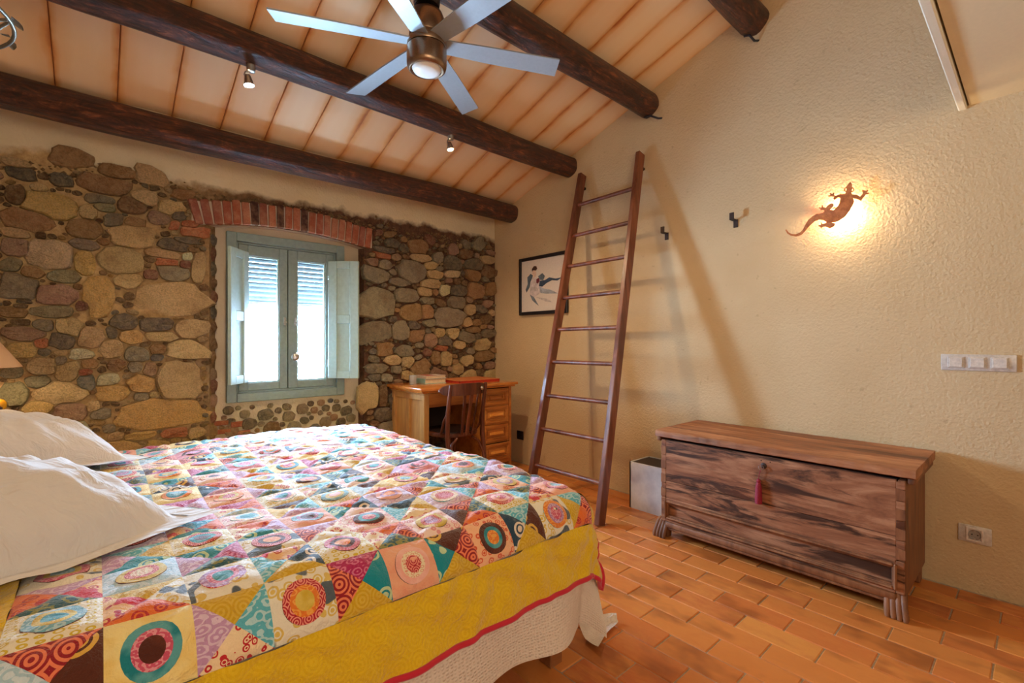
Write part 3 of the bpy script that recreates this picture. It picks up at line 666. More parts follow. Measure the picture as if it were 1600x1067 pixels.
F += [(0, 1, 2, 3), (n*4+3, n*4+2, n*4+1, n*4)]
pyobj('top_rail', V, F, m_walnut, ch, 50)
for s in (-1, 0, 1):
    w = .013 if s else .022; bm = BM()
    tp = Vector((cx+.03+s*.062, yb_-.040, .745)); bt = Vector((cx+.015+s*.048, yb_+.004, .435)); d = tp-bt
    rot = d.to_track_quat('Z', 'Y').to_matrix(); box(bm, (tp+bt)/2, (w*2, .010, d.length), rot, .003); obj('back_slat', bm, m_walnut, ch)
bm = BM(); pts = []
for k in range(28):
    a = 2*pi*k/28; sx_ = abs(cos(a))**.7*(1 if cos(a) > 0 else -1); sy_ = abs(sin(a))**.7*(1 if sin(a) > 0 else -1)
    pts.append((cx+.195*sx_*(1+.06*sy_), yb_+.205+.205*sy_, .425))
poly(bm, pts, (0, 0, .028)); bmesh.ops.bevel(bm, geom=[e for e in bm.edges if abs(e.verts[0].co.z-e.verts[1].co.z) < .001], offset=.006, segments=2, affect='EDGES')
obj('seat', bm, m_walnut, ch, 50)
bm = BM(); poly(bm, [(cx+(p[0]-cx)*.86, yb_+.205+(p[1]-yb_-.205)*.86, .4535) for p in pts], (0, 0, .006)); obj('seat_pad', bm, plain('dark_seat_leather', (40, 26, 24), .35), ch, 30)
bm = BM(); lathe(bm, (cx+.13, yb_-.040, .79), [(.0, .012), (.012, .010), (.016, 0), (.012, -.004)], 14, Matrix.Rotation(pi/2, 3, 'X')); obj('rail_rivet', bm, m_steel, ch, 60, label='round steel fitting on the top rail')

# ------------------------------------------------------------------ ladder
m_lad = wood('ladder_wood', (58, 28, 18), (112, 60, 38), (150, 88, 58), (1, 1, .10), .36, coat=.1)
lad = thing('ladder', (2.36, 2.1, 0), 'tall dark wooden ladder with nine rungs leaning on the right wall', 'ladder')
A0, A1 = Vector((2.353, 1.835, 0)), Vector((2.985, 1.955, 2.53)); B0, B1 = Vector((2.353, 2.48, 0)), Vector((2.985, 2.505, 2.52))
for (p, q) in ((A0, A1), (B0, B1)):
    d = q-p; zx = d.normalized(); yx = Vector((0, 1, 0)); xx = yx.cross(zx).normalized(); yx = zx.cross(xx)
    rot = Matrix((xx, yx, zx)).transposed(); s = obj('stile', box(BM(), (p+q)/2, (.072, .036, d.length), rot, .004), m_lad, lad)
    bm = BM(); tube(bm, [q-zx*.10+xx*.02, q-zx*.10+xx*.06], .012, 8); obj('wall_hook', bm, plain('black_iron', (36, 32, 30), .5, .6), s)
for z in (.243, .503, .746, .999, 1.247, 1.495, 1.748, 2.001, 2.262):
    a = A0.lerp(A1, z/2.53); b = B0.lerp(B1, z/2.53)
    obj('rung', tube(BM(), [a, b], .0155, 12), m_lad, lad, 50)

# ------------------------------------------------------------------ picture
m_black = plain('black_frame', (30, 28, 36), .35)
pic = thing('framed_drawing', (XR-.01, 2.99, 1.66), 'black framed wash drawing hanging behind the ladder', 'picture')
PY0, PY1, PZ0, PZ1 = 2.686, 3.293, 1.396, 1.930
bm = BM()
for lo, hi in (((XR-.028, PY0, PZ0), (XR-.002, PY0+.030, PZ1)), ((XR-.028, PY1-.030, PZ0), (XR-.002, PY1, PZ1)), ((XR-.028, PY0+.03, PZ0), (XR-.002, PY1-.03, PZ0+.030)), ((XR-.028, PY0+.03, PZ1-.030), (XR-.002, PY1-.03, PZ1))): b2(bm, lo, hi, .003)
obj('frame', bm, m_black, pic)
bm = BM(); b2(bm, (XR-.016, PY0+.02, PZ0+.02), (XR-.010, PY1-.02, PZ1-.02)); sheet = obj('paper', bm, plain('white_paper', (232, 224, 218), .6, var=.02), pic, 0)
def wash(name, pts, c, kk):
    """flat ink shape; pts in the sheet's own 0-1 frame (0 left, 1 right as seen from the room)"""
    V = [(XR-.0165-kk*.0003, PY1-.03-(PY1-PY0-.06)*a, PZ1-.03-(PZ1-PZ0-.06)*b) for a, b in pts]
    pyobj(name, V, [tuple(range(len(V)))], plain('ink_'+name, c, .6, var=.15, scale=25), sheet, 0)
wash('ink_hair', [(.25, .17), (.30, .12), (.36, .13), (.38, .18), (.34, .22), (.29, .24), (.25, .21)], (66, 38, 34), 1)
wash('ink_face', [(.27, .20), (.34, .21), (.36, .27), (.34, .34), (.28, .34), (.26, .27)], (236, 200, 182), 2)
wash('ink_cape', [(.14, .32), (.22, .26), (.28, .30), (.22, .42), (.20, .52), (.12, .62), (.10, .56), (.15, .45)], (92, 108, 128), 3)
wash('ink_dress', [(.24, .34), (.36, .34), (.42, .52), (.46, .66), (.30, .72), (.20, .66), (.22, .50)], (214, 204, 206), 2)
wash('ink_rose', [(.36, .38), (.42, .36), (.44, .42), (.40, .47), (.36, .45)], (120, 50, 66), 4)
wash('ink_sleeve', [(.40, .33), (.50, .28), (.56, .34), (.52, .42), (.44, .40)], (104, 122, 140), 3)
wash('ink_scarf', [(.44, .42), (.56, .42), (.66, .38), (.80, .42), (.94, .41), (.84, .46), (.72, .44), (.60, .48), (.50, .54), (.42, .52)], (60, 80, 108), 4)
wash('ink_skirt', [(.42, .52), (.54, .58), (.70, .62), (.86, .70), (.60, .68), (.46, .66)], (170, 178, 192), 1)
wash('ink_train', [(.20, .66), (.30, .72), (.42, .90), (.36, .86), (.26, .78)], (118, 128, 142), 1)
wash('ink_fold', [(.34, .72), (.62, .78), (.74, .86), (.56, .82)], (206, 198, 196), 1)

# ------------------------------------------------------------------ wall fittings
m_iron = plain('rusty_iron', (70, 58, 54), .55, .7, bump=.3)
for (y, lab) in ((1.770, 'bent iron wall hook beside the ladder'), (1.290, 'bent iron wall hook midway between ladder and lizard lamp')):
    z = 1.915; h = thing('wall_hook', (XR, y, z), lab, 'hook', 'iron hooks on the right wall'); w = .014
    bm = BM(); b2(bm, (XR-.006, y-w-.006, z-.045), (XR, y+w-.006, z+.005), .001); obj('back_plate', bm, m_iron, h)
    bm = BM(); b2(bm, (XR-.045, y-w, z-.002), (XR-.004, y+w, z+.004), .001); b2(bm, (XR-.051, y-w, z-.002), (XR-.045, y+w, z+.042), .001); obj('hook_arm', bm, m_iron, h)
m_alu = plain('satin_grey_plastic', (206, 198, 190), .36, .15); m_key = plain('rocker_grey', (218, 210, 202), .34, .1)
sw = thing('light_switch_plate', (XR, .197, 1.053), 'brushed grey plate with three light switches', 'switch')
bm = BM(); b2(bm, (XR-.010, .074, 1.015), (XR, .322, 1.091), .004, 2); obj('cover_plate', bm, m_alu, sw)
for k in range(3):
    y = .198 + (k-1)*.0715; bm = BM(); b2(bm, (XR-.014, y-.029, 1.026), (XR-.008, y+.029, 1.080), .003); r = obj('switch_bezel', bm, m_alu, sw)
    bm = BM(); box(bm, (XR-.015, y, 1.053), (.006, .046, .044), Matrix.Rotation(.05, 3, 'Y'), .002); obj('rocker', bm, m_key, r)
so = thing('power_socket', (XR, .206, .262), 'brushed grey wall socket just right of the chest', 'socket')
bm = BM(); b2(bm, (XR-.010, .151, .224), (XR, .262, .303), .004, 2); obj('cover_plate', bm, m_alu, so)
bm = BM(); rail4(bm, .177, .235, .233, .294, .008, 0, .006, .001)
for v in bm.verts: v.co = Vector((XR-.0155+v.co.y, v.co.x, v.co.z))
obj('socket_bezel', bm, m_key, so)
rx = Matrix.Rotation(-pi/2, 3, 'Y')
o = obj('socket_well', lathe(BM(), (XR-.0105, .206, .2635), [(.0, .0005), (.018, .0005), (.0205, .005), (.0225, .005), (.0225, 0)], 24, rx, cap=False), plain('socket_grey', (150, 142, 134), .4), so, 40)
for dy in (-.0095, .0095): obj('socket_hole', lathe(BM(), (XR-.0108, .206+dy, .2635), [(.0028, 0), (.0028, .0012)], 10, rx), m_dark, o)
for dz in (-.019, .019):
    bm = BM(); b2(bm, (XR-.0155, .203, .2635+dz-.002), (XR-.0108, .209, .2635+dz+.002)); obj('earth_clip', bm, m_steel, o, 0)
so = thing('data_outlet', (XR, 3.298, .256), 'small dark wall outlet beside the desk', 'socket')
bm = BM(); b2(bm, (XR-.010, 3.255, .216), (XR, 3.342, .298), .003); obj('cover_plate', bm, m_black, so)
bm = BM(); b2(bm, (XR-.013, 3.278, .238), (XR-.009, 3.318, .276), .002); obj('outlet_insert', bm, m_dark, so)
for (y0, z0, y1, z1, lab) in ((1.93, 2.79, 1.80, 2.745, 'short dark cable stub below the end of the fan beam'), (1.22, 3.035, 1.145, 2.985, 'short dark cable stub below the beam end near the top edge')):
    tag(obj('cable_stub', tube(BM(), [(XR-.03, y0, z0), (XR-.05, (y0+y1)/2, z0-.02), (XR-.02, y1+.02, z1), (XR+.01, y1, z1+.004)], .007, 8), m_black, smooth=60), lab, 'cable')
# ------------------------------------------------------------------ lizard lamp
LZ = '''970 130|990 165|985 195|1005 208|1022 240|1002 264|978 270|985 300|1050 305|1105 335|1148 282|1130 250|1140 236|1165 246|1188 250|1200 235|1211 250|1192 275|1225 280|1222 292|1178 298|1112 392|1088 374|1005 352|1018 400|1000 450|960 530|900 610|820 665|760 688|700 688|765 706|745 745|685 772|620 745|580 755|565 772|553 752|530 742|530 729|560 728|563 694|577 694|585 714|640 700|640 682|600 662|540 650|480 670|410 730|350 800|290 860|215 885|140 872|95 845|65 795|76 786|110 830|150 850|210 855|270 830|310 790|345 720|385 655|440 610|500 575|590 562|620 530|590 520|565 524|550 514|572 505|535 495|540 483|572 488|580 453|593 456|592 480|630 490|680 445|715 430|742 440|735 480|690 520|740 526|800 470|830 410|835 352|800 347|755 380|736 362|748 335|700 330|670 337|667 322|700 314|684 293|694 284|720 304|734 279|746 284|741 309|770 325|830 300|900 298|908 272|880 250|880 225|908 200|935 170|955 140'''
m_rust = NT('rusty_sheet'); nz = m_rust.noise(m_rust.co(), 40, 5, .7)
m_rust = m_rust.fin(m_rust.ramp(nz, [(.3, (166, 90, 48)), (.7, (222, 140, 80))]), .6, m_rust.bump(nz, .3, .004), .0)
XLZ = XR - .055
def lz(cx_, cy_):
    u, v = 1220 + cx_*160/1423.0, 270 + cy_*120/1067.0
    r = (u-800)/733.0; dx = sa + r*ca; dy = ca - r*sa; tt = XLZ/dx
    return (tt*dy, 1.15 + (533.5-v)/733.0*tt)
liz = thing('lizard_wall_lamp', (XR, .78, 1.86), 'glowing wall lamp shaped as a rusty metal lizard', 'lamp')
cu = bpy.data.curves.new('lizard_outline', 'CURVE'); cu.dimensions = '2D'; cu.fill_mode = 'BOTH'; cu.extrude = .0015; cu.bevel_depth = .0006
def spl(pts):
    s = cu.splines.new('POLY'); s.points.add(len(pts)-1); s.use_cyclic_u = True
    for q, p in zip(s.points, pts): q.co = (p[0], p[1], 0, 1)
spl([lz(*map(float, q.split())) for q in LZ.split('|')])
for ex in (908, 998): spl([lz(ex+14*cos(a), 236+20*sin(a)) for a in [2*pi*k/10 for k in range(10)]])
tmp = bpy.data.objects.new('lizard_outline', cu); COL.objects.link(tmp)
dg = bpy.context.evaluated_depsgraph_get(); me = bpy.data.meshes.new_from_object(tmp.evaluated_get(dg)); bpy.data.objects.remove(tmp)
co = np.zeros(len(me.vertices)*3); me.vertices.foreach_get('co', co); co = co.reshape(-1, 3)
V = np.column_stack([np.full(len(co), XLZ)+co[:, 2], co[:, 0], co[:, 1]])
# a gentle belly: the sheet is dished towards the room along the trunk
V[:, 0] -= .010*np.exp(-((V[:, 1]-.75)**2/.008+(V[:, 2]-1.86)**2/.012))
F = [tuple(p.vertices) for p in me.polygons]; at_ = V.mean(0)
pyobj('lizard_body', V, F, m_rust, liz, 0)
bm = BM(); lathe(bm, (XR, .755, 1.845), [(.03, 0), (.03, .010), (.012, .013), (.012, .020)], 18, rx); obj('lamp_base', bm, m_alu, liz)
t = NT('bulb_glow'); t.set(t.b.inputs['Emission Color'], (1, .78, .45, 1)); t.set(t.b.inputs['Emission Strength'], 30.0); m_bulb = t.m
bm = BM(); lathe(bm, (XR-.020, .755, 1.845), [(.0, 0), (.008, .001), (.009, .010), (.0, .016)], 14, rx, cap=False); obj('bulb', bm, m_bulb, liz)
point('lizard_lamp_light', (XR-.032, .715, 1.830), 8.0, (1.0, .76, .46), .012)

# ------------------------------------------------------------------ old chest, key tassel, storage box
m_chest = wood('old_walnut_plain', (70, 40, 26), (146, 92, 60), (190, 138, 100), (1, .10, 1), .50, stain=(36, 20, 13), scale=10, bump=.5, amt=(.50, .60))
t = NT('stained_walnut'); v = t.co('Object', (1, .16, 1)); g = t.noise(v, 13, 8, .7, 1.0); f_ = t.noise(t.co('Object', (1, .06, 1)), 60, 4, .6)
s1 = t.noise(t.co('Object', (1, .13, 1)), 9.0, 6, .66, 1.6); s2_ = t.noise(t.co('Object', (1, .5, 1)), 2.2, 3, .5)
hh = t.math('ADD', t.math('MULTIPLY', g, .7), t.math('MULTIPLY', f_, .3))
c = t.ramp(hh, [(.30, (84, 48, 31)), (.48, (144, 94, 65)), (.66, (190, 141, 106))])
c = t.mix(t.ramp(t.math('ADD', s1, t.math('MULTIPLY', s2_, .35)), [(.67, 0.0), (.76, .9)]), c, lin((40, 20, 12)))
c = t.mix(t.ramp(s2_, [(.55, 0.0), (.72, .5)]), c, lin((140, 72, 34)))
m_chest = t.fin(c, .48, t.bump(hh, .5, .006))
m_chestl = wood('old_walnut_lid', (78, 46, 28), (150, 94, 58), (192, 136, 94), (1, .12, 1), .55, stain=(40, 22, 14), scale=9, bump=.7, amt=(.56, .70))
m_chests = wood('old_walnut_side', (64, 38, 24), (122, 76, 46), (160, 108, 70), (1, 1, .2), .55, scale=8, bump=.5)
CX0, CX1, CY0, CY1, CZ0, CZ1 = 2.500, 2.985, .375, 1.495, .085, .572
chest = thing('blanket_chest', (2.75, .93, 0), 'long antique dark walnut chest with claw feet along the right wall', 'chest')
def rough_box(bm, lo, hi, nseg, amp, rr):
    """a worn plank: its long edges (along y) wander"""
    ys = [lo[1]+(hi[1]-lo[1])*k/nseg for k in range(nseg+1)]; rings = []
    for y in ys:
        o = [rr.uniform(-amp, amp) for _ in range(4)]
        rings.append([bm.verts.new(p) for p in ((lo[0]+o[0], y, lo[2]+.003+abs(o[1])), (lo[0]+o[0]+.004, y, hi[2]-.006), (lo[0]+.014+o[0], y, hi[2]+o[3]*.6), (hi[0], y, hi[2]+o[2]*.4), (hi[0], y, lo[2]), (lo[0]+.01, y, lo[2]))])
    for a, b in zip(rings, rings[1:]):
        for k in range(6): bm.faces.new((a[k], a[(k+1) % 6], b[(k+1) % 6], b[k]))
    bm.faces.new(rings[0]); bm.faces.new(rings[-1][::-1]); return bm
lid = obj('lid', rough_box(BM(), (CX0-.020, CY0-.035, .588), (XR-.025, CY1+.028, .628), 60, .0022, R_), m_chestl, chest, 50)
for y0 in (CY0-.030, CY1+.006):
    bm = BM(); b2(bm, (CX0+.004, y0, .560), (CX1, y0+.024, .590), .006, 2); obj('lid_batten', bm, m_chests, lid)
zs = .335
for (z0, z1) in ((.232, zs-.001), (zs+.001, CZ1)):
    bm = BM(); b2(bm, (CX0, CY0+.03, z0), (CX0+.024, CY1-.03, z1), .0025); obj('front_plank', bm, m_chest, chest)
bm = BM(); b2(bm, (CX0+.026, CY0+.03, .22), (CX0+.03, CY1-.03, CZ1)); obj('front_backing', bm, m_dark, chest, 0)
for y0, y1 in ((CY0, CY0+.026), (CY1-.026, CY1)):
    bm = BM(); b2(bm, (CX0+.002, y0, CZ0), (CX1, y1, CZ1), .003); s_ = obj('side_panel', bm, m_chests, chest)
for y0 in (CY0+.001, CY1-.031):
    for k in range(4):
        z = .245 + k*.082; bm = BM(); poly(bm, [(CX0-.0015, y0, z), (CX0-.0015, y0+.031, z-.006), (CX0-.0015, y0+.031, z+.046), (CX0-.0015, y0, z+.040)], (.028, 0, 0)); obj('dovetail', bm, m_chests, chest, 0)
        bm = BM(); b2(bm, (CX0, y0, z+.041), (CX0+.024, y0+.030, z+.075), .002); obj('dovetail_pin', bm, m_chest, chest, 0)
bm = BM(); b2(bm, (CX1-.02, CY0+.026, CZ0), (CX1, CY1-.026, CZ1)); obj('back_panel', bm, m_chests, chest, 0)
bm = BM(); b2(bm, (CX0+.02, CY0+.026, CZ0), (CX1-.02, CY1-.026, CZ0+.02)); obj('bottom_panel', bm, m_chests, chest, 0)
# lower moulded panel
def yframe(bm, y0, y1, z0, z1, w, x0, x1, bev=.003):
    b2(bm, (x0, y0, z0), (x1, y0+w, z1), bev); b2(bm, (x0, y1-w, z0), (x1, y1, z1), bev)
    b2(bm, (x0, y0+w, z0), (x1, y1-w, z0+w), bev); b2(bm, (x0, y0+w, z1-w), (x1, y1-w, z1), bev); return bm
bm = yframe(BM(), CY0+.002, CY1-.002, .098, .234, .030, CX0-.004, CX0+.026, .003); obj('lower_frame', bm, m_chest, chest)
bm = yframe(BM(), CY0+.026, CY1-.026, .114, .222, .012, CX0-.016, CX0+.02, .005); yframe(bm, CY0+.036, CY1-.036, .126, .210, .009, CX0-.003, CX0+.02, .003); obj('panel_moulding', bm, m_chests, chest)
bm = BM(); b2(bm, (CX0+.016, CY0+.04, .126), (CX0+.024, CY1-.04, .212)); obj('lower_panel', bm, m_chest, chest, 0)
bm = BM(); b2(bm, (CX0-.014, CY0+.03, .066), (CX0+.02, CY1-.03, .100), .010, 2); b2(bm, (CX0-.006, CY0+.04, .050), (CX0+.02, CY1-.04, .068), .005); obj('base_moulding', bm, m_chests, chest)
def claw(y, s):
    bm = BM()
    for k in range(4):
        yy = y + (k-1.5)*.0175; sp = (k-1.5)*.0015 + s*.006
        tube(bm, [(CX0+.03, yy, .100), (CX0+.006, yy+sp*.4, .086), (CX0-.012, yy+sp, .052), (CX0-.022, yy+sp*1.7, .016), (CX0-.026, yy+sp*1.8, .001)], [.0115, .0125, .0115, .0120, .0085], 8)
    b2(bm, (CX0+.005, y-.032, .0), (CX0+.05, y+.032, .098), .006); obj('claw_foot', bm, m_chests, chest, 50)
claw(CY0+.036, -1); claw(CY1-.010, 1)
for y in (CY0+.04, CY1-.04):
    bm = BM(); b2(bm, (CX1-.06, y-.03, 0), (CX1, y+.03, .09), .006); obj('rear_foot', bm, m_chests, chest)
bm = BM(); lathe(bm, (CX0-.001, .925, .528), [(.0, .002), (.012, .002), (.015, 0)], 16, rx, cap=False); es = obj('keyhole_plate', bm, m_iron, chest, 40)
for dy in (-.03, .012): obj('nail_head', lathe(BM(), (CX0+.0, .925+dy, .552), [(.0, .002), (.003, .001), (.0035, -.001)], 8, rx, cap=False), m_iron, chest, 60)
tas = thing('key_tassel', (CX0-.012, .945, .44), 'dark red silk tassel hanging from the key of the chest', 'tassel')
m_red = plain('crimson_silk', (138, 16, 44), .55, bump=.5, scale=300, var=.2)
bm = BM(); tube(bm, [(CX0+.004, .928, .528), (CX0-.014, .932, .527)], .0035, 8)
tube(bm, [(CX0-.014+.0, .932+.012*cos(a), .520+.012*sin(a)) for a in [2*pi*k/14 for k in range(15)]], .0022, 6, False); obj('key', bm, m_steel, tas, 60)
obj('cord', tube(BM(), [(CX0-.013, .934, .510), (CX0-.012, .942, .482), (CX0-.011, .945, .458)], .0016, 6), m_red, tas, 60)
bm = BM(); lathe(bm, (CX0-.012, .945, .335), [(.0, 0), (.0165, .002), (.0170, .02), (.0140, .085), (.0105, .104), (.0075, .108), (.0105, .113), (.009, .121), (.003, .127)], 20); obj('fringe', bm, m_red, tas, 60)
m_silver = plain('silver_laminate', (212, 210, 206), .42, .15, scale=14, var=.06)
sb = thing('storage_box', (2.87, 1.78, 0), 'open silver grey storage box between ladder and chest', 'box')
bx0, bx1, by0, by1, bz = 2.768, 3.005, 1.505, 1.900, .318
bm = BM(); b2(bm, (bx0, by0, 0), (bx0+.012, by1, bz), .001); b2(bm, (bx1-.012, by0, 0), (bx1, by1, bz), .001); b2(bm, (bx0, by1-.012, 0), (bx1, by1, bz), .001); b2(bm, (bx0, by0, 0), (bx1, by0+.012, bz), .001)
obj('box_shell', bm, m_silver, sb, 0)
bm = BM(); b2(bm, (bx0+.0125, by0+.0125, .004), (bx1-.0125, by1-.0125, .21)); obj('box_lining', bm, m_black, sb, 0)
bm = BM(); yframe(bm, by0+.0122, by1-.0122, .21, bz-.004, .003, bx0+.0122, bx1-.0122, 0); obj('lining_rim', bm, m_black, sb, 0)
cs = tag(obj('cardboard_sheet', box(BM(), (2.90, 1.66, .262), (.17, .20, .012), Matrix.Rotation(.5, 3, 'Z') @ Matrix.Rotation(.30, 3, 'X')), plain('brown_card', (178, 128, 84), .7), smooth=0), 'brown card lying in the open silver box', 'card')

# ------------------------------------------------------------------ ceiling fan hung from the third beam
m_bronze = plain('brushed_bronze', (150, 122, 98), .30, .95, scale=200, var=.06); m_blade = plain('silver_blade', (158, 164, 168), .42, .25, var=.02)
m_dkm = plain('dark_metal', (58, 50, 46), .4, .8)
fx, fy = 1.165, 1.925; fan = thing('ceiling_fan', (fx, fy, 2.79), 'silver six bladed ceiling fan with brushed bronze motor', 'fan')
zb = 2.520
obj('canopy', lathe(BM(), (fx, fy, 2.72), [(.022, .0), (.058, .006), (.062, .03), (.062, .075)], 28), m_dkm, fan, 40)
obj('down_rod', lathe(BM(), (fx, fy, 2.695), [(.0125, -.03), (.0125, .05)], 14), m_dkm, fan, 40)
obj('motor_housing', lathe(BM(), (fx, fy, 0), [(.0, 2.585), (.080, 2.585), (.082, 2.592), (.082, 2.672), (.074, 2.694), (.052, 2.708), (.02, 2.712)], 40, cap=False), m_bronze, fan, 40)
obj('blade_hub', lathe(BM(), (fx, fy, 0), [(.0, 2.535), (.090, 2.535), (.092, 2.540), (.092, 2.560), (.078, 2.572), (.078, 2.586), (.0, 2.586)], 40, cap=False), m_bronze, fan, 40)
obj('light_housing', lathe(BM(), (fx, fy, 0), [(.0, 2.530), (.091, 2.530), (.093, 2.524), (.093, 2.452), (.089, 2.436), (.078, 2.428), (.070, 2.430), (.070, 2.440), (.0, 2.442)], 40, cap=False), m_bronze, fan, 40)
t = NT('fan_lens'); m_lens = t.fin(lin((226, 220, 212)), .25)
obj('light_lens', lathe(BM(), (fx, fy, 0), [(.069, 2.436), (.062, 2.424), (.045, 2.415), (.022, 2.411), (.0, 2.410)], 36, cap=False), m_lens, fan, 60)
for k in range(6):
    a = rad(36 + 60*k); Rz = Matrix.Rotation(a, 3, 'Z') @ Matrix.Rotation(rad(-11), 3, 'X'); c = Vector((fx, fy, zb+.035))
    prof = [(.078, -.040), (.30, -.050), (.655, -.058), (.672, .052), (.30, .050), (.078, .040)]
    bm = BM(); poly(bm, [c + Rz @ Vector((x, y, -.003)) for x, y in prof], Rz @ Vector((0, 0, .007)))
    o = obj('fan_blade', bm, m_blade, fan, 0)
    bm = BM(); poly(bm, [c + Rz @ Vector((x, y, .004)) for x, y in ((.06, -.022), (.15, -.030), (.16, 0), (.15, .030), (.06, .022))], Rz @ Vector((0, 0, .006))); obj('blade_bracket', bm, m_dkm, o, 0)

# ------------------------------------------------------------------ two small spotlights under the second beam
def spotlamp(x, y, zt_, aim, lab, power, w):
    s = thing('spotlight', (x, y, zt_), lab, 'lamp', 'small spotlights under the second beam')
    obj('mount', lathe(BM(), (x, y, zt_-.028), [(.012, -.004), (.020, 0), (.022, .03)], 18), m_steel, s, 40)
    d = Vector(aim).normalized(); j = Vector((x-.018, y, zt_-.038)); h = j + d*.012
    bm = BM(); tube(bm, [(x, y, zt_-.03), j + Vector((-.006, 0, .0)), h + Vector((-.014, 0, -.008))], .0045, 8); obj('swivel_arm', bm, m_steel, s, 60)
    rot = d.to_track_quat('Z', 'Y').to_matrix()
    sh = obj('lamp_shade', lathe(BM(), h, [(.008, 0), (.014, .004), (.019, .028), (.025, .056), (.022, .056), (.014, .03)], 20, rot, cap=False), m_steel, s, 40)
    obj('bulb', lathe(BM(), h + d*.048, [(.0, .012), (.014, .008), (.021, 0)], 16, rot, cap=False), m_bulb, s, 60)
    spot('spotlight_beam', h + d*.075, h + d*1.0, power, w, 150, .8, .025)
spotlamp(.585, 2.665, cz(2.673)-.172, (.12, -.10, -1), 'small steel spotlight under the second beam, left of the fan', 42, WARM)
spotlamp(1.800, 2.665, cz(2.673)-.172, (.10, -.22, -1), 'small steel spotlight under the second beam, right of the fan', 42, WARM)

# ------------------------------------------------------------------ chandelier at the upper left
m_wire = plain('aged_pewter', (128, 122, 108), .45, .6)
hx, hy, hz = -.482, 2.075, 2.10; chd = thing('leaf_chandelier', (hx, hy, hz), 'pewter ring chandelier with twig and leaf ornaments in the upper left corner', 'chandelier')
obj('ring', tube(BM(), [(hx+.292*cos(a), hy+.292*sin(a), hz) for a in [2*pi*k/48 for k in range(49)]], .0055, 8, False), m_wire, chd, 60)
obj('twig_ring', tube(BM(), [(hx+(.272+.014*sin(9*a))*cos(a), hy+(.272+.014*sin(9*a))*sin(a), hz+.030*sin(7*a)+.02) for a in [2*pi*k/90 for k in range(91)]], .005, 7, False), m_wire, chd, 60)
for k in range(24):
    a = 2*pi*k/24 + .1; s = 1 if k % 2 else -1; rr_ = .292 + (.003 if s > 0 else -.012)
    p = Vector((hx+rr_*cos(a), hy+rr_*sin(a), hz+.012*s)); d = Vector((-sin(a)+.4*s*cos(a), cos(a)+.4*s*sin(a), -.35*s)).normalized()
    w = d.cross(Vector((0, 0, 1))).normalized(); L = .044; V = []
    for f, ww in ((0, .001), (.3, .010), (.6, .010), (.85, .005), (1, .0005)): V += [p+d*L*f-w*ww, p+d*L*f+Vector((0, 0, .004)), p+d*L*f+w*ww]
    F = [q for i in range(4) for q in ((3*i, 3*i+1, 3*i+4, 3*i+3), (3*i+1, 3*i+2, 3*i+5, 3*i+4))]
    pyobj('leaf', [tuple(v) for v in V], F, m_wire, chd, 60)
for k in range(3):
    a = 2*pi*k/3 + .75
    obj('spoke', tube(BM(), [(hx, hy, hz+.02), (hx+.285*cos(a), hy+.285*sin(a), hz)], .006, 8), m_wire, chd, 60)
obj('hanging_rod', tube(BM(), [(hx, hy, hz), (hx, hy, cz(hy)+.01)], .006, 8), m_wire, chd, 60)
obj('ceiling_cup', lathe(BM(), (hx, hy, cz(hy)-.03), [(.012, 0), (.045, .012), (.05, .045)], 20), m_wire, chd, 40)
# ------------------------------------------------------------------ bedside lamp and table at the far side of the bed
m_shade = NT('lampshade_linen'); m_shade = m_shade.fin(lin((206, 168, 132)), .85, m_shade.bump(m_shade.noise(m_shade.co(), 220, 2), .3, .002))
m_wal2 = wood('nightstand_wood', (70, 38, 22), (110, 64, 38), (140, 88, 54), G_X, .4)
nx, ny = -.47, 3.30
ns = thing('nightstand', (nx, ny, 0), 'small dark wooden nightstand beyond the pillows, mostly hidden', 'nightstand')
bm = BM(); b2(bm, (nx-.2, ny-.17, .62), (nx+.2, ny+.17, .645), .005); obj('top', bm, m_wal2, ns)
bm = BM(); b2(bm, (nx-.18, ny-.15, .45), (nx+.18, ny+.15, .62), .003); obj('body', bm, m_wal2, ns)
for sx in (-1, 1):
    for sy in (-1, 1):
        bm = BM(); b2(bm, (nx+sx*.17-.015, ny+sy*.14-.015, 0), (nx+sx*.17+.015, ny+sy*.14+.015, .46), .003); obj('leg', bm, m_wal2, ns)
tl = thing('table_lamp', (nx, ny, .646), 'table lamp with a beige cone shade and a coloured glass foot', 'lamp')
obj('lamp_shade', lathe(BM(), (nx, ny, 1.027), [(.196, 0), (.197, .002), (.045, .242), (.043, .242), (.194, 0)], 40, cap=False), m_shade, tl, 40)
obj('glass_foot', lathe(BM(), (nx, ny, .646), [(.075, 0), (.078, .012), (.03, .03), (.035, .05), (.13, .16), (.135, .19), (.06, .26), (.018, .30), (.014, .44)], 28), plain('cobalt_glass', (26, 30, 70), .12), tl, 40)
obj('bulb', lathe(BM(), (nx, ny, 1.085), [(.012, -.02), (.014, 0), (.03, .03), (.03, .05), (.0, .075)], 18), m_bulb, tl, 60)
point('table_lamp_light', (nx, ny, 1.11), 22.0, (1.0, .80, .52), .035)
for k in range(10):
    a = 2*pi*k/10; bm = BM(); bmesh.ops.create_icosphere(bm, subdivisions=2, radius=.030, matrix=Matrix.Translation((nx+.122*cos(a), ny+.122*sin(a), .646+.20)) @ Matrix.Diagonal((.8, .8, 1, 1))); obj('glass_drop', bm, plain('amber_glass', (206, 150, 30), .15), tl, 60)
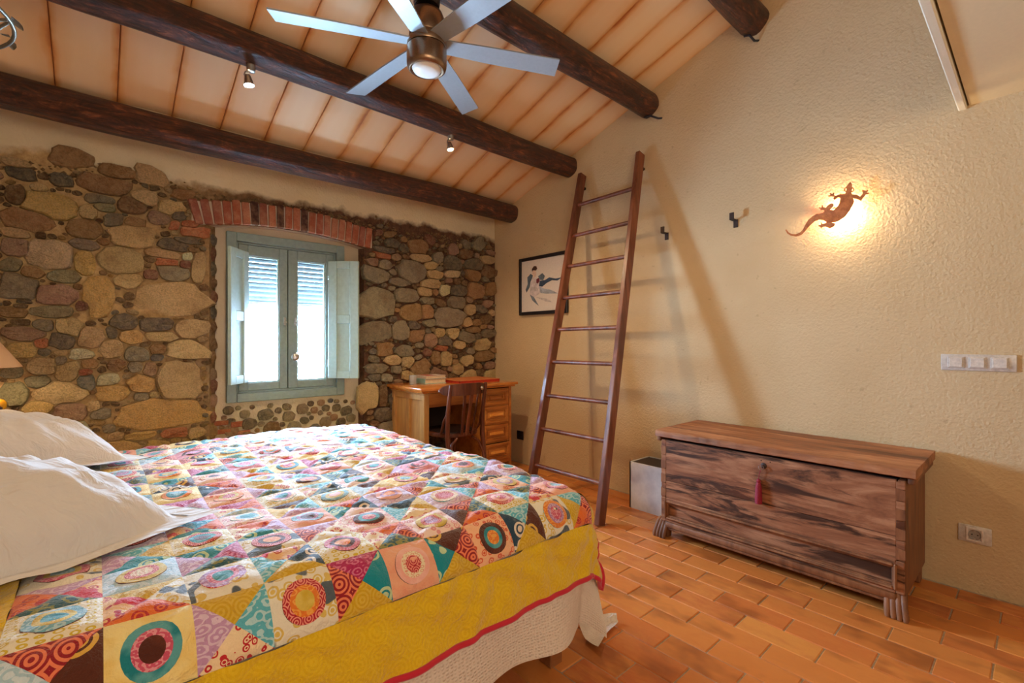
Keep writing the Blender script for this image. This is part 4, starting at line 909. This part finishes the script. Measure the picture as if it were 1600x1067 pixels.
# ------------------------------------------------------------------ bed
BX0, BX1, BY0, BY1, BT = -.78, 1.380, 1.050, 3.060, .615
m_linen = plain('white_linen', (226, 220, 214), .85, bump=.25, scale=18, var=.02, spec=.2)
m_bedwood = wood('bed_wood', (92, 52, 28), (132, 80, 44), (160, 104, 62), G_X, .45)
bed = thing('double_bed', ((BX0+BX1)/2, (BY0+BY1)/2, 0), 'wide double bed with white mattress standing between camera and window', 'bed')
bm = BM(); b2(bm, (BX0, BY0+.06, .16), (BX1-.06, BY1-.06, .30), .01); obj('bed_base', bm, m_bedwood, bed)
bm = BM(); b2(bm, (BX0, BY0+.035, .30), (BX1-.035, BY1-.035, BT-.03), .06, 4); obj('mattress', bm, m_linen, bed)
for x in (BX0+.06, BX1-.16):
    for y in (BY0+.12, BY1-.12):
        bm = BM(); b2(bm, (x-.03, y-.03, 0), (x+.03, y+.03, .17), .004); obj('leg', bm, m_bedwood, bed)
bm = BM(); b2(bm, (BX0-.06, BY0-.03, 0), (BX0-.005, BY1+.03, 1.0), .01); obj('headboard', bm, m_bedwood, bed)
def drape(s, t, rr, top, inset=0.0, flare=.10, wav=0.0):
    """cloth point for cloth coordinates s (along x) and t (along y): flat on the bed, rolled over its edges, then hanging"""
    ex, ny_, fy_ = BX1-inset-rr, BY0+inset+rr, BY1-inset-rr
    a = np.maximum(s-ex, 0); b = np.maximum(ny_-t, 0); c = np.maximum(t-fy_, 0); bb = np.where(c > 0, c, b); sg = np.where(c > 0, 1.0, -1.0)
    d = np.hypot(a, bb); dd = np.maximum(d, 1e-9); Lq = rr*(pi/2-flare)
    ang = np.minimum(d, Lq)/rr; h = rr*np.sin(ang); v = rr*(1-np.cos(ang)); ov = np.maximum(d-Lq, 0)
    h = h + ov*sin(flare); v = v + ov*cos(flare)
    w = wav*np.sin(s*9.0+1.0+2*np.sin(s*3.1))*np.clip(ov/.3, 0, 1)**1.3
    h = h + np.where(bb > a, w, w*.5)
    return np.stack([np.minimum(s, ex)+h*a/dd, np.clip(t, ny_, fy_)+sg*h*bb/dd, top-v], -1)
def soft(s, t):                                            # slow swells of the bedding below the quilt
    return .007*np.sin(s*4.3+t*1.7)+.006*np.sin(t*5.9-s*2.2+1.0)+.004*np.sin(s*11+t*8)
QR = .115
def quilt(s, t, lift=0.0):
    e = 1e-3
    def base(s, t):
        P = drape(s, t, QR, BT+.006, 0.0, .12, .012); g = np.clip(1-(P[..., 2]*-1+BT)/.14, 0, 1); P[..., 2] += soft(s, t)*g - .010*np.clip((s-1.0)/.4, 0, 1)*g
        return P
    P = base(s, t)
    n_ = np.cross(base(s+e, t)-P, base(s, t+e)-P); n_ /= np.linalg.norm(n_, axis=-1, keepdims=True)
    return P + n_*np.asarray(lift)[..., None]
# ---- printed cottons (procedural print on each patch through its cloth uv)
def fabric(name, bgc, fg, kind='flower', sc=40, fg2=None):
    if kind == 'scroll': sc *= 1.9; fg = tuple(.65*a+.35*b for a, b in zip(fg, bgc))
    elif kind in ('flower', 'rings'): sc *= 1.35
    t = NT('cotton_'+name); uv = t.n('TexCoord').outputs['UV']; wv = t.noise(t.n('Mapping', {0: uv}), 260, 2)
    nz = t.n('TexNoise', {'Vector': uv, 'Scale': sc*.8, 'Detail': 2.0}).outputs['Color']
    w = t.n('VectorMath', {0: uv, 1: t.n('VectorMath', {0: nz, 3: .35/sc}, operation='SCALE').outputs[0]}).outputs[0]
    if kind == 'flower':
        v = t.n('TexVoronoi', {'Vector': w, 'Scale': float(sc), 'Randomness': .8}); d = v.outputs['Distance']
        ring = t.ramp(d, [(.0, 1.0), (.16, 1.0), (.18, 0.0), (.26, 0.0), (.28, 1.0), (.40, 1.0), (.42, 0.0)], 'CONSTANT')
    elif kind == 'dots':
        v = t.n('TexVoronoi', {'Vector': t.n('Mapping', {0: uv, 3: (1, 1.7, 1)}), 'Scale': float(sc), 'Randomness': .25}); d = v.outputs['Distance']
        ring = t.ramp(d, [(.0, 0.0), (.20, 0.0), (.22, 1.0), (.36, 1.0), (.38, 0.0)], 'CONSTANT')
    elif kind == 'rings':
        v = t.n('TexVoronoi', {'Vector': uv, 'Scale': float(sc), 'Randomness': .1}); d = v.outputs['Distance']
        ring = t.ramp(t.math('FRACT', t.math('MULTIPLY', d, 5.0)), [(.0, 0.0), (.5, 1.0)], 'CONSTANT')
    elif kind == 'scroll':
        v = t.n('TexVoronoi', {'Vector': t.n('Mapping', {0: w, 3: (1, 1.5, 1)}), 'Scale': sc*.8, 'Randomness': 1.0}); d = v.outputs['Distance']
        k2 = t.noise(uv, sc*1.1, 2, .5)
        ring = t.ramp(t.math('FRACT', t.math('ADD', t.math('MULTIPLY', d, 2.4), t.math('MULTIPLY', k2, 1.3))), [(.0, 0.0), (.58, 1.0)], 'CONSTANT')
    else:
        d = t.noise(uv, sc*.5, 2, .5); ring = t.ramp(d, [(.42, 0.0), (.60, .55)])
    c = t.mix(ring, lin(bgc), lin(fg))
    if fg2:
        k = t.n('TexNoise', {'Vector': uv, 'Scale': sc*.45, 'Detail': 1.0}).outputs['Fac']
        c = t.mix(t.ramp(k, [(.56, 0.0), (.58, 1.0)], 'LINEAR'), c, lin(fg2))
    wr = t.noise(t.n('Mapping', {0: uv}), 38, 4, .6, 1.0)
    return t.fin(c, .78, t.bump(t.math('ADD', wv, t.math('MULTIPLY', wr, 4.0)), .5, .006), spec=.25, **{'Sheen Weight': .35, 'Sheen Roughness': .5})
FS = [fabric('cream_oval', (238, 228, 200), (214, 184, 48), 'dots', 46), fabric('peach', (240, 176, 140), (236, 150, 120), 'plain', 60), fabric('sun', (238, 190, 62), (246, 226, 150), 'flower', 20, (226, 110, 50)),
      fabric('ivory_twig', (236, 228, 206), (222, 190, 96), 'flower', 26, (86, 96, 104)), fabric('rose', (232, 160, 170), (206, 84, 120), 'plain', 50), fabric('lilac', (226, 206, 222), (184, 140, 184), 'scroll', 26),
      fabric('apricot_ring', (244, 186, 142), (222, 96, 60), 'flower', 34), fabric('pale_blue', (208, 224, 232), (150, 190, 206), 'scroll', 22), fabric('butter', (246, 224, 150), (236, 190, 70), 'plain', 40), fabric('blush', (244, 214, 200), (226, 150, 150), 'flower', 30)]
FT = [fabric('teal', (14, 140, 152), (196, 218, 170), 'flower', 17), fabric('red_flower', (240, 190, 130), (190, 26, 44), 'flower', 34, (210, 40, 60)), fabric('petrol_scroll', (44, 92, 100), (194, 166, 60), 'scroll', 22), fabric('coral', (230, 112, 44), (188, 40, 40), 'flower', 24),
      fabric('mustard', (208, 164, 26), (218, 180, 60), 'rings', 18), fabric('magenta', (178, 34, 92), (236, 160, 178), 'scroll', 30), fabric('brown_leaf', (88, 40, 22), (226, 178, 74), 'flower', 13), fabric('aqua', (92, 182, 200), (226, 238, 236), 'scroll', 22),
      fabric('cream_red', (244, 218, 176), (196, 34, 44), 'flower', 42), fabric('plum_pale', (196, 150, 190), (238, 220, 232), 'scroll', 26), fabric('octagon', (150, 24, 36), (238, 130, 90), 'rings', 16), fabric('navy_flower', (36, 66, 86), (232, 214, 190), 'flower', 15)]
FC = [fabric('c_red', (180, 28, 44), (236, 150, 130), 'rings', 30), fabric('c_teal', (22, 130, 140), (120, 190, 190), 'plain', 50), fabric('c_brown', (82, 34, 20), (110, 50, 30), 'plain', 50), fabric('c_rose', (206, 84, 110), (240, 190, 190), 'scroll', 40), fabric('c_orange', (230, 124, 40), (246, 190, 90), 'scroll', 34),
      fabric('c_cream', (240, 222, 186), (226, 160, 130), 'dots', 70), fabric('c_lilac', (176, 120, 160), (226, 200, 216), 'scroll', 36), fabric('c_gold', (206, 170, 44), (236, 210, 110), 'plain', 50), fabric('c_blue', (120, 178, 196), (216, 230, 230), 'scroll', 34), fabric('c_pink', (244, 190, 176), (240, 160, 140), 'plain', 60)]
m_yellow = fabric('yellow_border', (224, 182, 14), (229, 190, 28), 'rings', 15)
m_bind = fabric('red_binding', (196, 36, 56), (240, 150, 160), 'scroll', 50)
PS, S1, T0, NCOL, NROW = .133, 1.338, .997, 11, 16
S0 = S1 - PS*NCOL; T1 = T0 + PS*NROW
qt = thing('patchwork_quilt', ((S0+S1)/2, 2.0, BT), 'bright patchwork quilt with circles and a yellow border spread over the bed', 'quilt')
def grid_faces(nx_, ny_): return [(j*(nx_+1)+i, j*(nx_+1)+i+1, (j+1)*(nx_+1)+i+1, (j+1)*(nx_+1)+i) for j in range(ny_) for i in range(nx_)]
wr_ = random.Random(21)
def wrinkle(s, t): return .0022*np.sin(38*s+9*np.sin(13*t))+.0020*np.sin(47*t+8*np.sin(11*s+1))
NS = 12; g1 = np.arange(NS+1)/NS
def sq_puff(u, w): return .0085*np.sqrt(np.clip(np.minimum(np.minimum(u, 1-u), np.minimum(w, 1-w))*2, 0, 1)) + .002
for ci in range(NCOL):
    for ri in range(NROW):
        s0 = S1-PS*(ci+1); t0 = T0+PS*ri; U, W = np.meshgrid(g1, g1)
        s = s0+PS*U.ravel(); t = t0+PS*W.ravel(); u, w = U.ravel(), W.ravel()
        e = np.minimum(np.minimum(u, 1-u), np.minimum(w, 1-w))*2
        square = (ci+ri) % 2 == 1
        if square: puff = np.sqrt(np.clip(e, 0, 1))
        else: puff = np.sqrt(np.clip(np.minimum(e*1.4, np.minimum(np.abs(u-w), np.abs(u+w-1))*2.2), 0, 1))
        V = quilt(s, t, .0085*puff + wrinkle(s, t)*np.clip(e*3, 0, 1) + .002)
        uv = np.stack([s+wr_.random()*3, t+wr_.random()*3], -1)
        if square:
            pt = pyobj('square_patch', V, grid_faces(NS, NS), FS[wr_.choice((0, 0, 1, 2, 3, 3, 4, 5, 6, 7, 8, 8, 9, 9))], qt, 180, uv=uv)
            mats = wr_.sample(FC, 3)+[wr_.choice([FC[2], FC[2], FC[0], FC[1]])]; th = np.arange(24)*2*pi/24; rd = [0.0, .020, .031, .0450, .0470]
            cs_ = (s0+PS/2); ct_ = (t0+PS/2); sv, tv, lf = [cs_], [ct_], [.0012]
            q1, q2 = wr_.uniform(.97, 1.04), wr_.uniform(.97, 1.04)
            for k in range(1, 5):
                sv += list(cs_+rd[k]*q1*np.cos(th)); tv += list(ct_+rd[k]*q2*np.sin(th)); lf += [(.0012, .0016, .0012, -.0040)[k-1]]*24
            sv, tv = np.array(sv), np.array(tv); V = quilt(sv, tv, np.array(lf)+wrinkle(sv, tv)*.7+sq_puff((sv-s0)/PS, (tv-t0)/PS))
            F = [(0, 1+k, 1+(k+1) % 24) for k in range(24)]; mi = [0]*24
            for r in range(3):
                a, b = 1+24*r, 1+24*(r+1); F += [(a+k, b+k, b+(k+1) % 24, a+(k+1) % 24) for k in range(24)]; mi += [(1, 2, 3)[r]]*24
            pyobj('appliqued_circle', V, F, [mats[0], mats[1], mats[2], mats[3]], pt, 60, mi, np.stack([sv+wr_.random(), tv+wr_.random()], -1))
        else:
            F, mi = [], []
            for j in range(NS):
                for i in range(NS):
                    a = j*(NS+1)+i; b, c, d = a+1, a+NS+2, a+NS+1
                    if i == j: tr_ = [(a, b, c), (a, c, d)]
                    elif i+j == NS-1: tr_ = [(a, b, d), (b, c, d)]
                    else: tr_ = [(a, b, c, d)]
                    for f in tr_:
                        mu, mw = np.mean(u[list(f)])-.5, np.mean(w[list(f)])-.5
                        F.append(f); mi.append((0 if mu > 0 else 1) if abs(mu) > abs(mw) else (2 if mw > 0 else 3))
            ms = wr_.sample(FT, 4)
            if wr_.random() < .35: ms[wr_.randrange(4)] = wr_.choice([FS[3], FS[8], FS[9], FS[7]])
            pyobj('hourglass_patch', V, F, ms, qt, 180, mi, uv)
st = PS/NS
bw = 16                                                   # border width in grid steps
def hem_lift(sv, tv): return .0035*np.abs(np.sin(sv*19+.6*np.sin(9*tv)))**.5 + wrinkle(sv, tv)*1.5 + .0040*np.sin(20*sv+34*tv+1.5*np.sin(7*sv)) + .0028*np.sin(41*sv-26*tv+2*np.sin(9*tv+5*sv))
def border(name, i0, i1, j0, j1):
    s = S0 + st*np.arange(i0, i1+1); t = T0 + st*np.arange(j0, j1+1); Sg, Tg = np.meshgrid(s, t); sv, tv = Sg.ravel(), Tg.ravel()
    lf = hem_lift(sv, tv)
    V = quilt(sv, tv, lf+.002)
    return pyobj(name, V, grid_faces(len(s)-1, len(t)-1), m_yellow, qt, 180, uv=np.stack([sv, tv], -1))
n1, n2_ = NCOL*NS, NROW*NS
for (i0, i1, j0, j1) in ((-bw, n1+bw, -bw, 0), (-bw, n1+bw, n2_, n2_+bw), (-bw, 0, 0, n2_), (n1, n1+bw, 0, n2_)):
    border('yellow_border', i0, i1, j0, j1)
path = [(S0-st*bw + (S1-S0+2*st*bw)*k/120, T0-st*bw) for k in range(121)] + [(S1+st*bw, T0-st*bw+(T1-T0+2*st*bw)*k/100) for k in range(1, 101)]
ps_, pt_ = np.array([p[0] for p in path]), np.array([p[1] for p in path]); pv = quilt(ps_, pt_, hem_lift(ps_, pt_)+.004)
o = obj('hem_binding', tube(BM(), [tuple(p) for p in pv], .0080, 8), m_bind, qt, 60, label='red printed hem binding')
# ---- white quilted bedspread hanging below the quilt
t = NT('white_matelasse'); uv = t.n('TexCoord').outputs['UV']
v = t.n('TexVoronoi', {'Vector': t.n('Mapping', {0: uv, 3: (1, 1.35, 1)}), 'Scale': 85.0, 'Randomness': .3}).outputs['Distance']
m_matel = t.fin(lin((224, 208, 192)), .85, t.bump(t.ramp(v, [(.0, 1.0), (.45, .0)]), .6, .006), spec=.2)
sp = tag(None, ) if False else None
ns_, nt_ = 150, 34
def spread_patch(name, parent, s, t, **kw):
    Sg, Tg = np.meshgrid(s, t); sv, tv = Sg.ravel(), Tg.ravel()
    P = drape(sv, tv, QR-.02, BT-.012, .020, .06, .0)
    b = np.maximum(BY0+.02+QR-tv, 0); a = np.maximum(sv-(BX1-.02-QR), 0); d = np.hypot(a, b); k = np.clip((d-.22)/.32, 0, 1)**1.4
    arc_ = np.where(a > b, tv*1.0, sv)                     # folds of the hanging hem, deeper towards the foot corner
    am = .012 + .030*np.clip((sv-.75)/.5, 0, 1)
    P[:, 1] += np.where(a > b, 0, k*am*(np.sin(arc_*15.0+.6)) - k*.012)
    P[:, 0] += np.where(a > b, k*.025*np.sin(arc_*13), k*.02*np.sin(arc_*9))
    P[:, 2] = np.maximum(P[:, 2], .012 + .004*np.sin(sv*30))
    return pyobj(name, P, grid_faces(len(s)-1, len(t)-1), m_matel, parent, 180, uv=np.stack([sv, tv], -1), **kw)
bsp = thing('bedspread', (.4, 1.1, .3), 'white quilted bedspread hanging out below the patchwork quilt', 'bedspread')
spread_patch('spread_cloth', bsp, np.concatenate([np.linspace(BX0+.02, .3, 30), np.linspace(.32, 1.50, 80)]), np.concatenate([np.linspace(.675, 1.2, 50), np.linspace(1.25, 3.0, 20)]))
# trailing corner on the tiles
V, F = [], []; na, nb_ = 14, 8
for i in range(na+1):
    f = i/na; px = 1.385 + .215*f; py = 1.135 + .02*sin(f*3) + .02*f; hw = .045*(1-f)**.6 + .012
    for j in range(nb_+1):
        g = j/nb_*2-1; z = .006 + .05*(1-f)*abs(g)**2*(1 if g > 0 else .2) + (.020*f**2 if g > .2 else .004) + .05*max(0, .25-f)
        V.append((px+.01*g, py+hw*g, z))
pyobj('trailing_corner', V, [(i*(nb_+1)+j, i*(nb_+1)+j+1, (i+1)*(nb_+1)+j+1, (i+1)*(nb_+1)+j) for i in range(na) for j in range(nb_)], m_matel, bsp, 180, uv=[(v[0], v[1]) for v in V])
# ---- pillows
t = NT('pillow_cotton'); v = t.co(shift=False); wr = t.noise(t.n('Mapping', {0: v, 3: (1, 2.2, 1)}), 7, 4, .55, 1.6); w2 = t.noise(v, 28, 3)
m_pillow = t.fin(lin((214, 209, 205)), .85, t.bump(t.math('ADD', wr, t.math('MULTIPLY', w2, .05)), .42, .035), spec=.2, **{'Sheen Weight': .3})
def pillow(c, yaw, pitch, roll, hw, hl, th, label, seed):
    rr = random.Random(seed); n = 36; M = Matrix.Rotation(yaw, 3, 'Z') @ Matrix.Rotation(pitch, 3, 'Y') @ Matrix.Rotation(roll, 3, 'X')
    g = np.linspace(-1, 1, n+1); A, B = np.meshgrid(g, g); A, B = A.ravel(), B.ravel()
    pin = 1 - .05*(1-B**2)*np.abs(A)**3; pin2 = 1 - .06*(1-A**2)*np.abs(B)**3
    X = A*hl*pin; Y = B*hw*pin2
    prof = np.clip((1-np.abs(A)**2.6)*(1-np.abs(B)**2.6), 0, 1)**.62
    ph = [rr.uniform(0, 6) for _ in range(4)]
    wz = .010*np.sin(9*A+5*B+ph[0])*prof + .007*np.sin(14*B-6*A+ph[1])*prof + .010*np.sin(17*np.arctan2(B, A)+ph[2])*(np.hypot(A, B) > .55)*prof
    up_ = np.stack([X, Y, th*prof+wz], -1); dn = np.stack([X, Y, -th*.55*prof], -1)
    V = np.concatenate([up_, dn]) @ np.array(M.transposed()) + np.array(c); f1 = grid_faces(n, n); o_ = (n+1)**2
    V[:, 2] = np.maximum(V[:, 2], .640+.003*np.abs(V[:, 2]-.640))
    p_ = thing('pillow', c, label, 'pillow', 'white pillows at the head of the bed')
    pyobj('pillow_body', V, f1+[tuple(q+o_ for q in f[::-1]) for f in f1], m_pillow, p_, 180)
    # flat flange sewn round it
    ring = [(-1, y) for y in g[:-1]] + [(x, 1) for x in g[:-1]] + [(1, y) for y in g[::-1][:-1]] + [(x, -1) for x in g[::-1][:-1]]
    V = []
    for (a, b) in ring:
        for f in (.965, 1.0, 1.10):
            wv = .006*sin(11*a+13*b+ph[3]) if f > 1.05 else 0
            pa, pb = 1-.05*(1-b*b)*abs(a)**3, 1-.06*(1-a*a)*abs(b)**3
            V.append((a*hl*pa*f if f < 1.05 else a*hl*pa+ (.045*np.sign(a) if abs(a) == 1 else .045*a), b*hw*pb*f if f < 1.05 else b*hw*pb+(.045*np.sign(b) if abs(b) == 1 else .045*b), .004+wv))
    m_ = len(ring); V = np.array(V) @ np.array(M.transposed()) + np.array(c); V[:, 2] = np.maximum(V[:, 2], .643)
    F = [q for k in range(m_) for q in ((3*k, 3*k+1, 3*((k+1) % m_)+1, 3*((k+1) % m_)), (3*k+1, 3*k+2, 3*((k+1) % m_)+2, 3*((k+1) % m_)+1))]
    pyobj('flange', V, F, m_pillow, p_, 180)
pillow((-.25, 1.70, .672), rad(33), rad(8), rad(5), .30, .37, .185, 'white pillow nearest the camera, its corner pointing down the bed', 3)
pillow((-.35, 2.74, .690), rad(24), rad(9), rad(0), .30, .38, .185, 'white pillow behind the other, in front of the stone wall', 5)
